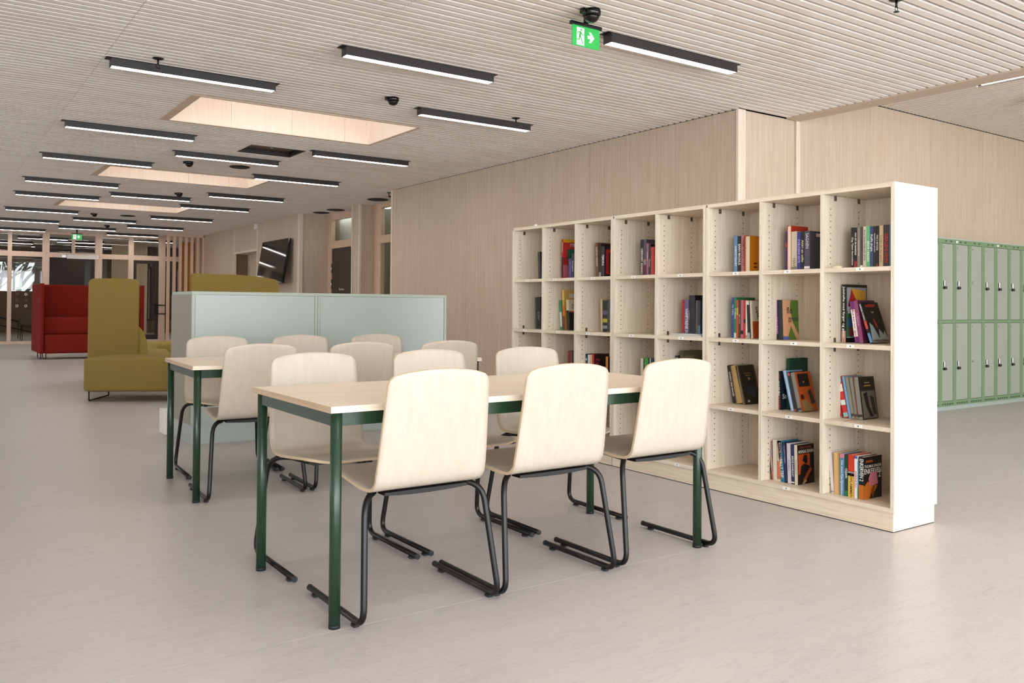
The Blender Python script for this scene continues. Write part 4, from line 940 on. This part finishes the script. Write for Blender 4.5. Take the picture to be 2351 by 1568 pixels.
for xx in (.1, 1.0): MB().tube(fillet([(xx, .08, .14), (xx, .08, .012), (xx, .7, .012), (xx, .7, .14)], [.03, .03]), .0085, 8).build('leg', M_BLACK, T)
T = thing('high_back_sofa', 'rust red high back sofa with side wings near the far glass', 'sofa', (1.862, 18.14, 0), 0)
bevbox(MB(), 0, 0, .107, .055, .80, 1.435, b=.012).build('side_wing', M_RED, T)
bevbox(MB(), 0, .803, .107, .055, 1.55, 1.43, b=.012).build('side_wing', M_RED, T)
bevbox(MB(), 1.76, 0, .107, 1.815, 1.55, 1.43, b=.012).build('side_wing', M_RED, T)
bevbox(MB(), .057, .75, .107, 1.758, .85, 1.425, b=.015).build('back_panel', M_RED, T)
bevbox(MB(), .058, .12, .47, 1.757, .748, .79, b=.03).build('back_cushion', M_RED, T)
bevbox(MB(), .058, .02, .11, 1.757, .748, .468, b=.03).build('seat', M_RED, T)
for xx, y0_, y1_ in ((.10, .06, .6), (.0275, .2, .7), (1.6, .06, .6)):
    MB().tube(fillet([(xx, y0_, .112), (xx, y0_, .012), (xx, y1_, .012), (xx, y1_, .112)], [.03, .03]), .0085, 8).build('leg', M_BLACK, T)

# television tilted on the far wooden wall
T = thing('television', 'large black flat screen tilted on the far wooden wall', 'television', (6.375, 18.0, 1.98))
sc2 = MB().box(-.05, -.84, -.475, 0, .84, .475, bev=.008).build('casing', M_GLOSSB, T, (-.12, 0, 0), (0, math.radians(9), 0))
MB().box(-.0525, -.825, -.46, -.0502, .825, .46).build('screen', mat('screen_glass', '050506', .06), sc2)
MB().box(-.13, -.2, -.15, 0, .2, .15).build('wall_bracket', M_BLACK, T)
tag(MB().box(6.30, 19.42, 2.80, 6.36, 19.52, 2.92, bev=.006).build('sensor', M_WHITE), 'small white sensor box on the far wall above the television', 'sensor')

# ---------------------------------------------------------------- lockers
XL = 8.879 - 3 * .2975
def locker(lab, x0, cols, tagged, locks):
    T = thing('locker', lab, 'locker', (x0, 4.82, 0), 0, 'green lockers'); Wd = .2975; L = Wd * 3
    b = MB().box(.001, .022, .045, L - .001, .508, 1.828); b.box(.001, 0, .045, L - .001, .0215, .0985); b.box(.001, 0, .931, L - .001, .0215, .961); b.box(.001, 0, 1.783, L - .001, .0215, 1.828)
    for k in range(4):
        a = max(.001, k * Wd - .033); c = min(L - .001, k * Wd + .033)
        if k == 0: c = .022
        if k == 3: a = L - .045
        b.box(a, .0, .099, c, .0215, .930); b.box(a, 0, .962, c, .0215, 1.782)
    b.build('frame', M_LOCKF, T)
    MB().box(0, -.004, 1.8285, L, .51, 1.8425).build('top', M_CABEDGE, T)
    MB().box(.001, .012, 0, L - .001, .50, .0445).build('plinth', M_CAB, T)
    v = MB()
    for k in range(3):
        for q in range(5):
            for z in (.060, .070): v.box(k * Wd + .03 + q * .048, -.0008, z, k * Wd + .062 + q * .048, .0, z + .0055)
        for q in (.09, .19):
            for z in (1.800, 1.810): v.box(k * Wd + q, -.0008, z, k * Wd + q + .035, .0, z + .0055)
    o = v.build('vent_slots', M_DARK, T); o['kind'] = 'stuff'
    if tagged: MB().box(.01, -.0012, 1.797, .05, -.0002, 1.817).build('label_plate', M_WHITE, T)
    nb = 0
    for k in range(3):
        for r, (z0, z1) in enumerate(((.965, 1.779), (.102, .927))):
            xx = k * Wd + .036 if k else .025
            x1_ = (k + 1) * Wd - .036 if k < 2 else L - .048
            d = MB().box(xx, .003, z0, x1_, .0213, z1).box(xx - .002, .010, z0 - .002, x1_ + .0022, .0214, z1 + .002, 1).build('door', [M_LOCKD, M_DARK], T)
            zl = z0 + .408
            kind = locks[k][r]
            MB().cyl((xx + .028, zl), .011, -.012, .003, 16, axis=1).build('lock', M_STEEL, d)
            if kind:
                MB().box(xx + .017, -.016, zl - .045, xx + .042, .0, zl + .012, bev=.004).build('hasp', M_STEEL, d)
                MB().box(xx + .008, -.030, zl - .078, xx + .042, -.004, zl - .05, bev=.006).build('padlock', M_BLACK, d)
                MB().tube(fillet([(xx + .036, -.012, zl - .066), (xx + .066, -.012, zl - .06), (xx + .066, -.012, zl - .078), (xx + .036, -.012, zl - .074)], [.008, .008], 3), .0026, 6).build('shackle', M_STEEL, d)
            MB().box(xx + .015, .0018, z1 - .05, xx + .033, .0028, z1 - .03).build('number_plate', mat('number_grey', '8f9590', .5), d)
            o = link('number', text_mesh(str(locks[3] + k * 2 + r), .017, M_BLACK), d, (xx + .0165, .0012, z1 - .04), (R90, 0, 0))
locker('green framed two tier locker block just emerging from behind the bookcase', XL + .2975, 3, False, ((1, 1), (0, 1), (1, 1), 32))
locker('middle green framed locker block, its left doors right of the bookcase', XL + .2975 * 4, 3, True, ((1, 1), (0, 0), (1, 1), 38))
locker('rightmost green framed locker block cut by the picture edge', XL + .2975 * 7, 3, True, ((1, 1), (1, 1), (1, 1), 44))

# ---------------------------------------------------------------- books
BAY0 = {1: 'leftmost bay', 2: 'second bay from left', 3: 'third bay from left', 4: 'fourth bay from left', 5: 'fourth bay from right',
        6: 'third bay from right', 7: 'second bay from right', 8: 'rightmost bay'}
ROW0 = {1: 'top shelf', 2: 'second shelf', 3: 'third shelf', 4: 'bottom shelf'}
SZ = {1: 1.287, 2: .900, 3: .503, 4: .117}


def book(b):
    bay, row, Y0, rec, t, h, lean, dep, col, sp, cp, look = b
    T = thing('book', '%s, %s, %s' % (look, ROW0[row], BAY0[bay]), 'book', (3.856 + rec, Y0 - .0004, SZ[row] + .0004), 0, 'books on the shelves')
    T.rotation_euler = (-math.radians(lean), 0, 0)
    t -= .0008; g = .0022 if t > .012 else .0012
    rev = any(q[0] == 'v' and q[2] - q[1] > .5 for q in sp)      # turned with its pages outward
    cv = mat('cover_' + col, col, .42)
    m = MB()
    if rev: m.box(dep - g, -t, 0, dep, 0, h)
    else: m.box(0, -t, 0, g, 0, h)
    m.box(g if not rev else 0, -g, 0, dep if not rev else dep - g, 0, h).box(g if not rev else 0, -t, 0, dep if not rev else dep - g, -t + g, h)
    m.build('cover', cv, T)
    MB().box(g + .0003 if not rev else .003, -t + g + .0002, .003, dep - .004 if not rev else dep - g - .0003, -g - .0002, h - .003).build('pages', M_PAPER, T)
    pr = MB(); ms = []
    def slot(c):
        f_ = flat(c)
        if f_ not in ms: ms.append(f_)
        return ms.index(f_)
    lay = 0
    for q in sp:
        if q[0] == 'b':
            pr.add([(-.0004, 0, q[1] * h), (-.0004, -t, q[1] * h), (-.0004, -t, q[2] * h), (-.0004, 0, q[2] * h)], [(0, 1, 2, 3)], slot(q[3]))
        elif q[0] == 'v' and not rev:
            pr.add([(-.0004, -t * q[1], 0), (-.0004, -t * q[2], 0), (-.0004, -t * q[2], h), (-.0004, -t * q[1], h)], [(0, 1, 2, 3)], slot(q[3]))
        elif q[0] == 't':
            ln = {True: q[4]}[True]
            me = text_mesh(q[1], .02, flat(q[2]), .012)
            wd = max(v.co.x for v in me.vertices) or .01; ht = .02
            want = min(h * .88, max(h * .26, len(q[1]) * t * .40)); sx = want / wd; sy = min(t * (.28 + .5 * q[4]) / .0145, sx * 1.9)
            zc = q[3] * h; ztop = min(h * .96, zc + want / 2)
            o = link('title', me, T); o.matrix_local = Matrix(((0, 0, -1, -.0008), (0, -1, 0, -t / 2), (-1, 0, 0, ztop), (0, 0, 0, 1))) @ Matrix.Diagonal((sx, sy, 1, 1))
    e = 0
    for q in cp:
        e += 1; yy_ = -t - .0003 - .00012 * e
        if q[0] == 'p': P_ = [(q[1], q[2]), (q[3], q[2]), (q[3], q[4]), (q[1], q[4])]; c = q[5]
        elif q[0] == 'P': P_ = q[1]; c = q[2]
        else:
            me = text_mesh(q[1], q[5], flat(q[2]), .01)
            wd = max(v.co.x for v in me.vertices) or .01; sc_ = min(1.0, (1 - q[3]) * dep * .97 / wd)
            o = link('title', me, T); o.location = (q[3] * dep, yy_, (q[4] + .03) * h); o.rotation_euler = (R90, 0, 0); o.scale = (sc_, 1, 1)
            continue
        pr.add([(a * dep, yy_, b_ * h) for a, b_ in P_], [tuple(range(len(P_)))], slot(c))
    if pr.f: pr.build('print', ms, T)
    return T


for b in BOOKS: book(b)
T = thing('book', 'tall dark green hardback standing behind the others on the third shelf', 'book', (4.052, 3.0885, .5034), 0, 'books on the shelves')
MB().box(0, -.018, 0, .002, 0, .29).box(.002, -.002, 0, .165, 0, .29).box(.002, -.018, 0, .165, -.016, .29).build('cover', mat('cover_green_cloth', '0e4030', .6), T)
MB().box(.0023, -.0158, .003, .162, -.0022, .287).build('pages', M_PAPER, T)
for k, (dx, c) in enumerate(((0, 'a8b8c4'), (.006, '8fa4b8'))):
    T = thing('magazine', ('upper' if k else 'lower') + ' pale blue magazine lying flat in front of the black and violet books', 'magazine', (3.862 + dx, 3.56 + .02 * k, .9004 + .0085 * k), 0, 'magazines')
    MB().box(0, 0, 0, .115, .27 - .03 * k, .0012).box(0, 0, .0068, .115, .27 - .03 * k, .008).build('cover', mat('mag_' + c, c, .35), T)
    MB().box(.001, .001, .0014, .114, .269 - .03 * k, .0066).build('pages', M_PAPER, T)
# ribbons and scraps
T = MB().tube([(4.03, 2.6325, .74), (4.004, 2.634, .735), (4.000, 2.6285, .66), (4.003, 2.612, .53), (3.97, 2.608, .506), (3.90, 2.61, .505), (3.875, 2.605, .503), (3.854, 2.602, .497)], .0016, 6, flat=.5)
tag(T.build('bookmark_ribbon', mat('ribbon_red', 'b01c22', .6)), 'red bookmark ribbon hanging over the third shelf edge in the rightmost bay', 'ribbon')
rnd = random.Random(4); m = MB(); ring = []
for k in range(3):
    for i in range(9):
        a = 2 * PI * i / 9; r_ = (.026, .024, .010)[k] * rnd.uniform(.8, 1.15); ring.append((3.872 + r_ * .6 * math.cos(a), 2.642 + r_ * math.sin(a), 1.2875 + (.0, .007, .013)[k] * rnd.uniform(.85, 1.1)))
m.add(ring, [(k * 9 + i, k * 9 + (i + 1) % 9, k * 9 + 9 + (i + 1) % 9, k * 9 + 9 + i) for k in range(2) for i in range(9)] + [tuple(range(18, 27))])
tag(m.build('paper_scrap', mat('crumpled_paper', 'd8c8a8', .7)), 'small crumpled cream paper scrap beside the books on the top shelf', 'paper')
tag(MB().box(3.90, 5.30, 1.6952, 3.915, 5.322, 1.712, bev=.002).build('tag_clip', M_WHITE), 'tiny white clip on top of the far bookcase', 'clip')

# ---------------------------------------------------------------- ceiling fittings
LG = 'black linear ceiling lamps'
def make_lamp():
    T = thing('ceiling_lamp', '', 'lamp', (0, 0, 0), 0, LG)
    MB().box(.035, 0, -.066, 1.305, .006, -.0006).box(.035, .079, -.066, 1.305, .085, -.0006).box(.035, .006, -.066, .041, .079, -.0006).box(1.299, .006, -.066, 1.305, .079, -.0006).box(.041, .006, -.012, 1.299, .079, -.0006).build('housing', M_LAMP, T)
    MB().box(0, -.003, -.0045, 1.34, .088, -.0004).build('flange', M_BLACK, T)
    MB().box(.0425, .0075, -.066, 1.2975, .0775, -.058).build('diffuser', M_DIFF, T)
    return T
lamp0 = make_lamp()
LAMPS = [(1.13, 7.01, 'nearest lamp of the left row'), (2.455, 5.69, 'nearest lamp of the middle row'), (3.79, 4.345, 'nearest lamp of the right row beside the exit sign'),
 (3.81, 7.05, 'second lamp of the right row above the roof light'), (1.16, 9.71, 'second lamp of the left row'), (1.19, 11.95, 'third lamp of the left row'),
 (2.50, 10.81, 'second lamp of the middle row beside the hatch'), (3.85, 9.78, 'third lamp of the right row'), (1.22, 14.42, 'fourth lamp of the left row'),
 (3.89, 12.10, 'fourth lamp of the right row'), (1.25, 16.37, 'fifth lamp of the left row'), (2.58, 15.54, 'third lamp of the middle row'),
 (3.93, 14.60, 'fifth lamp of the right row'), (1.31, 19.2, 'sixth lamp of the left row'), (3.96, 16.61, 'sixth lamp of the right row'),
 (1.28, 21.82, 'seventh lamp of the left row'), (2.68, 20.62, 'fourth lamp of the middle row'), (3.98, 19.22, 'seventh lamp of the right row'),
 (1.30, 24.6, 'last lamp of the left row at the far glass'), (2.70, 23.15, 'last lamp of the middle row'), (4.01, 21.87, 'eighth lamp of the right row'),
 (4.01, 24.6, 'last lamp of the right row before the board screen')]
for i, (x, y, lab) in enumerate(LAMPS):
    o = lamp0 if i == 0 else copy_tree(lamp0)
    o.location = (x, y, CZ); o['label'] = 'black linear ceiling lamp, ' + lab
for i, (x, y, lab) in enumerate(((1.13, 4.31, 'left row, just above the photographer'), (2.45, 2.99, 'middle row, out of view ahead of the photographer'), (3.79, 1.64, 'right row, out of view beside the photographer'),
                                 (1.13, 1.61, 'left row, out of view behind the photographer'), (2.45, .29, 'middle row, out of view behind the photographer'), (3.79, -1.06, 'right row, out of view behind the photographer'))):
    o = copy_tree(lamp0); o.location = (x, y, CZ); o['label'] = 'black linear ceiling lamp, ' + lab  # lamp rows carried on out of view, added for fill light
o = copy_tree(lamp0); o.location = (8.56, 2.93, CZ2 + .064); o.rotation_euler = (0, 0, R90); o['label'] = 'black linear lamp in the higher ceiling at the right edge'
for k, (x, y) in enumerate(((8.56, .3), (11.3, 2.93), (11.3, .3))):  # unseen lamps added to brighten the higher ceiling
    o = copy_tree(lamp0); o.location = (x, y, CZ2); o.rotation_euler = (0, 0, R90); o['label'] = 'linear lamp over the lockers outside the picture, ' + ('near one', 'second from the wall', 'last one')[k]
for k, (x, y, a) in enumerate(((2.2, 27.5, .08), (3.3, 28.6, -.15), (1.6, 29.8, .25), (3.9, 30.2, .1), (4.9, 26.6, 0.05), (2.9, 31.6, -.2))):
    o = copy_tree(lamp0); o.location = (x, y, CZ); o.rotation_euler = (0, 0, a)
    o['label'] = 'linear lamp beyond the far glass, ' + ('first', 'second', 'third', 'fourth', 'fifth', 'sixth')[k] + ' counted from the glass'
    o['group'] = 'lamps beyond the far glass'

def dome(lab, x, y, z=CZ, s=1.0, group='black motion detectors'):
    T = thing('motion_detector', lab, 'detector', (x, y, z - .0004), 0, group)
    MB().lathe((0, 0, 0), [(.052 * s, 0), (.054 * s, -.012 * s), (.052 * s, -.030 * s), (.047 * s, -.034 * s)]).build('base_ring', M_GLOSSB, T)
    MB().lathe((0, 0, 0), [(.045 * s, -.0345 * s), (.043 * s, -.046 * s), (.034 * s, -.060 * s), (.018 * s, -.069 * s), (.004, -.071 * s)]).build('lens', M_GLOSSB, T)
    MB().box(-.075 * s, -.02, -.03 * s, -.0545 * s, .02, -.001, bev=.004).build('clip', M_GLOSSB, T)
dome('glossy black detector dome right above the near exit sign', 3.44, 4.10, s=1.1)
dome('black detector dome between the near roof light and the right lamps', 3.464, 6.88)
dome('black detector dome left of the round grille beyond the hatch', 2.88, 11.6)
dome('black detector dome beyond the second roof light', 3.57, 15.0)
dome('black detector dome beyond the third roof light', 2.97, 19.57)
dome('farthest black detector dome near the far exit sign', 3.67, 22.3)
dome('black detector dome on the higher ceiling at the right edge', 9.55, 4.18, CZ2)

def sprinkler(lab, x, y, z=CZ):
    T = thing('sprinkler', lab, 'sprinkler', (x, y, z - .0004), 0, 'black ceiling sprinklers')
    MB().lathe((0, 0, 0), [(.042, 0), (.042, -.002), (.030, -.007), (.012, -.008)]).build('rosette', M_BLACK, T)
    MB().cyl((0, 0), .007, -.045, -.0085, 12).build('stem', M_BLACK, T)
    MB().tube([(-.009, 0, -.0455), (-.014, 0, -.057), (-.006, 0, -.072)], .0022, 6).tube([(.009, 0, -.0455), (.014, 0, -.057), (.006, 0, -.072)], .0022, 6).box(-.012, -.003, -.048, .012, .003, -.0452).build('yoke', M_BLACK, T)
    MB().cyl((0, 0), .016, -.0755, -.0725, 16).build('deflector', M_BLACK, T)
sprinkler('small black sprinkler with stem above the nearest left lamp', 1.463, 6.845)
sprinkler('small black sprinkler above the right end of a right row lamp', 4.826, 6.90)
sprinkler('small black sprinkler hanging at the top edge of the picture', 4.80, 2.88)
sprinkler('small black sprinkler above the round grilles near the wooden wall', 6.36, 12.75)

def grille(lab, x, y, r):
    T = thing('ceiling_grille', lab, 'grille', (x, y, CZ - .0004), 0, 'round black ceiling grilles')
    MB().lathe((0, 0, 0), [(r, 0), (r, -.006), (r * .93, -.011), (r * .86, -.008)], 40).build('rim', M_BLACK, T)
    MB().cyl((0, 0), r * .85, -.0125, -.0085, 36).build('face', mat('grille_face', '2a2320', .7), T)
grille('round dark grille between two lamps beyond the hatch', 3.545, 11.61, .135)
grille('round dark grille beyond the third roof light', 3.62, 19.6, .15)
grille('large round grille where the long wooden wall ends', 6.62, 13.70, .19)
grille('large round grille by the wooden pillar, closer of the two', 6.69, 15.72, .18)
grille('large round grille by the wooden pillar, farther of the two', 6.66, 16.38, .17)
grille('round grille half hidden by the end of the long wooden wall', 6.66, 13.15, .10)

def exit_sign(lab, x, y, z, rz=0, flip=1):
    T = thing('exit_sign', lab, 'sign', (x, y, z), rz, 'green exit signs')
    MB().box(-.128, -.012, -.022, .128, .012, 0, bev=.003).build('rail', M_BLACK, T)
    MB().cyl((0, 0), .016, .0005, (CZ if z < 3 else CZ2) - z, 12).build('mount', M_BLACK, T)
    p = MB().box(-.112, -.003, -.152, .112, .003, -.0225).build('panel', mat('exit_green', (.03, .42, .08), .3, emit=.12), T)
    wt = mat('exit_white', (.9, .95, .9), .4, emit=.3); gr = mat('exit_green', '')
    def poly(pts, m_, e, nm):
        MB().add([(a, -.003 - e, b) for a, b in pts], [tuple(range(len(pts)))]).build(nm, m_, p)
    e1 = .0006
    poly([(-.078, -.145), (-.016, -.145), (-.016, -.034), (-.078, -.034)], wt, e1, 'door_symbol')
    v = MB()
    def seg(a, b, w):
        a = Vector(a); b = Vector(b); d = (b - a).normalized(); n_ = Vector((-d.y, d.x)) * w / 2
        v.add([(q.x, -.003 - 2 * e1, q.y) for q in (a - n_, b - n_, b + n_, a + n_)], [(0, 1, 2, 3)])
    c = (-.042, -.047)
    v.add([(c[0] + .0075 * math.cos(k * PI / 6), -.003 - 2 * e1, c[1] + .0075 * math.sin(k * PI / 6)) for k in range(12)], [tuple(range(12))])
    seg((-.045, -.060), (-.053, -.092), .015); seg((-.046, -.061), (-.066, -.062), .006); seg((-.066, -.060), (-.073, -.078), .006)
    seg((-.042, -.062), (-.032, -.078), .006); seg((-.033, -.077), (-.018, -.078), .006)
    seg((-.050, -.090), (-.036, -.110), .008); seg((-.037, -.108), (-.029, -.136), .007)
    seg((-.054, -.088), (-.058, -.112), .008); seg((-.058, -.111), (-.086, -.112), .007)
    v.build('running_figure', gr, p)
    poly([(.012, -.094), (.036, -.094), (.024, -.118), (.040, -.118), (.068, -.084), (.040, -.050), (.024, -.050), (.036, -.074), (.012, -.074)], wt, e1, 'arrow')
exit_sign('green exit sign with running figure and arrow hanging nearest the camera', 3.478, 4.20, 2.888)
exit_sign('small far green exit sign above the open doorway', 3.19, 23.6, 2.80)
exit_sign('green exit sign under the higher ceiling, cut by the right edge', 9.30, 4.02, 3.235, math.radians(-78))
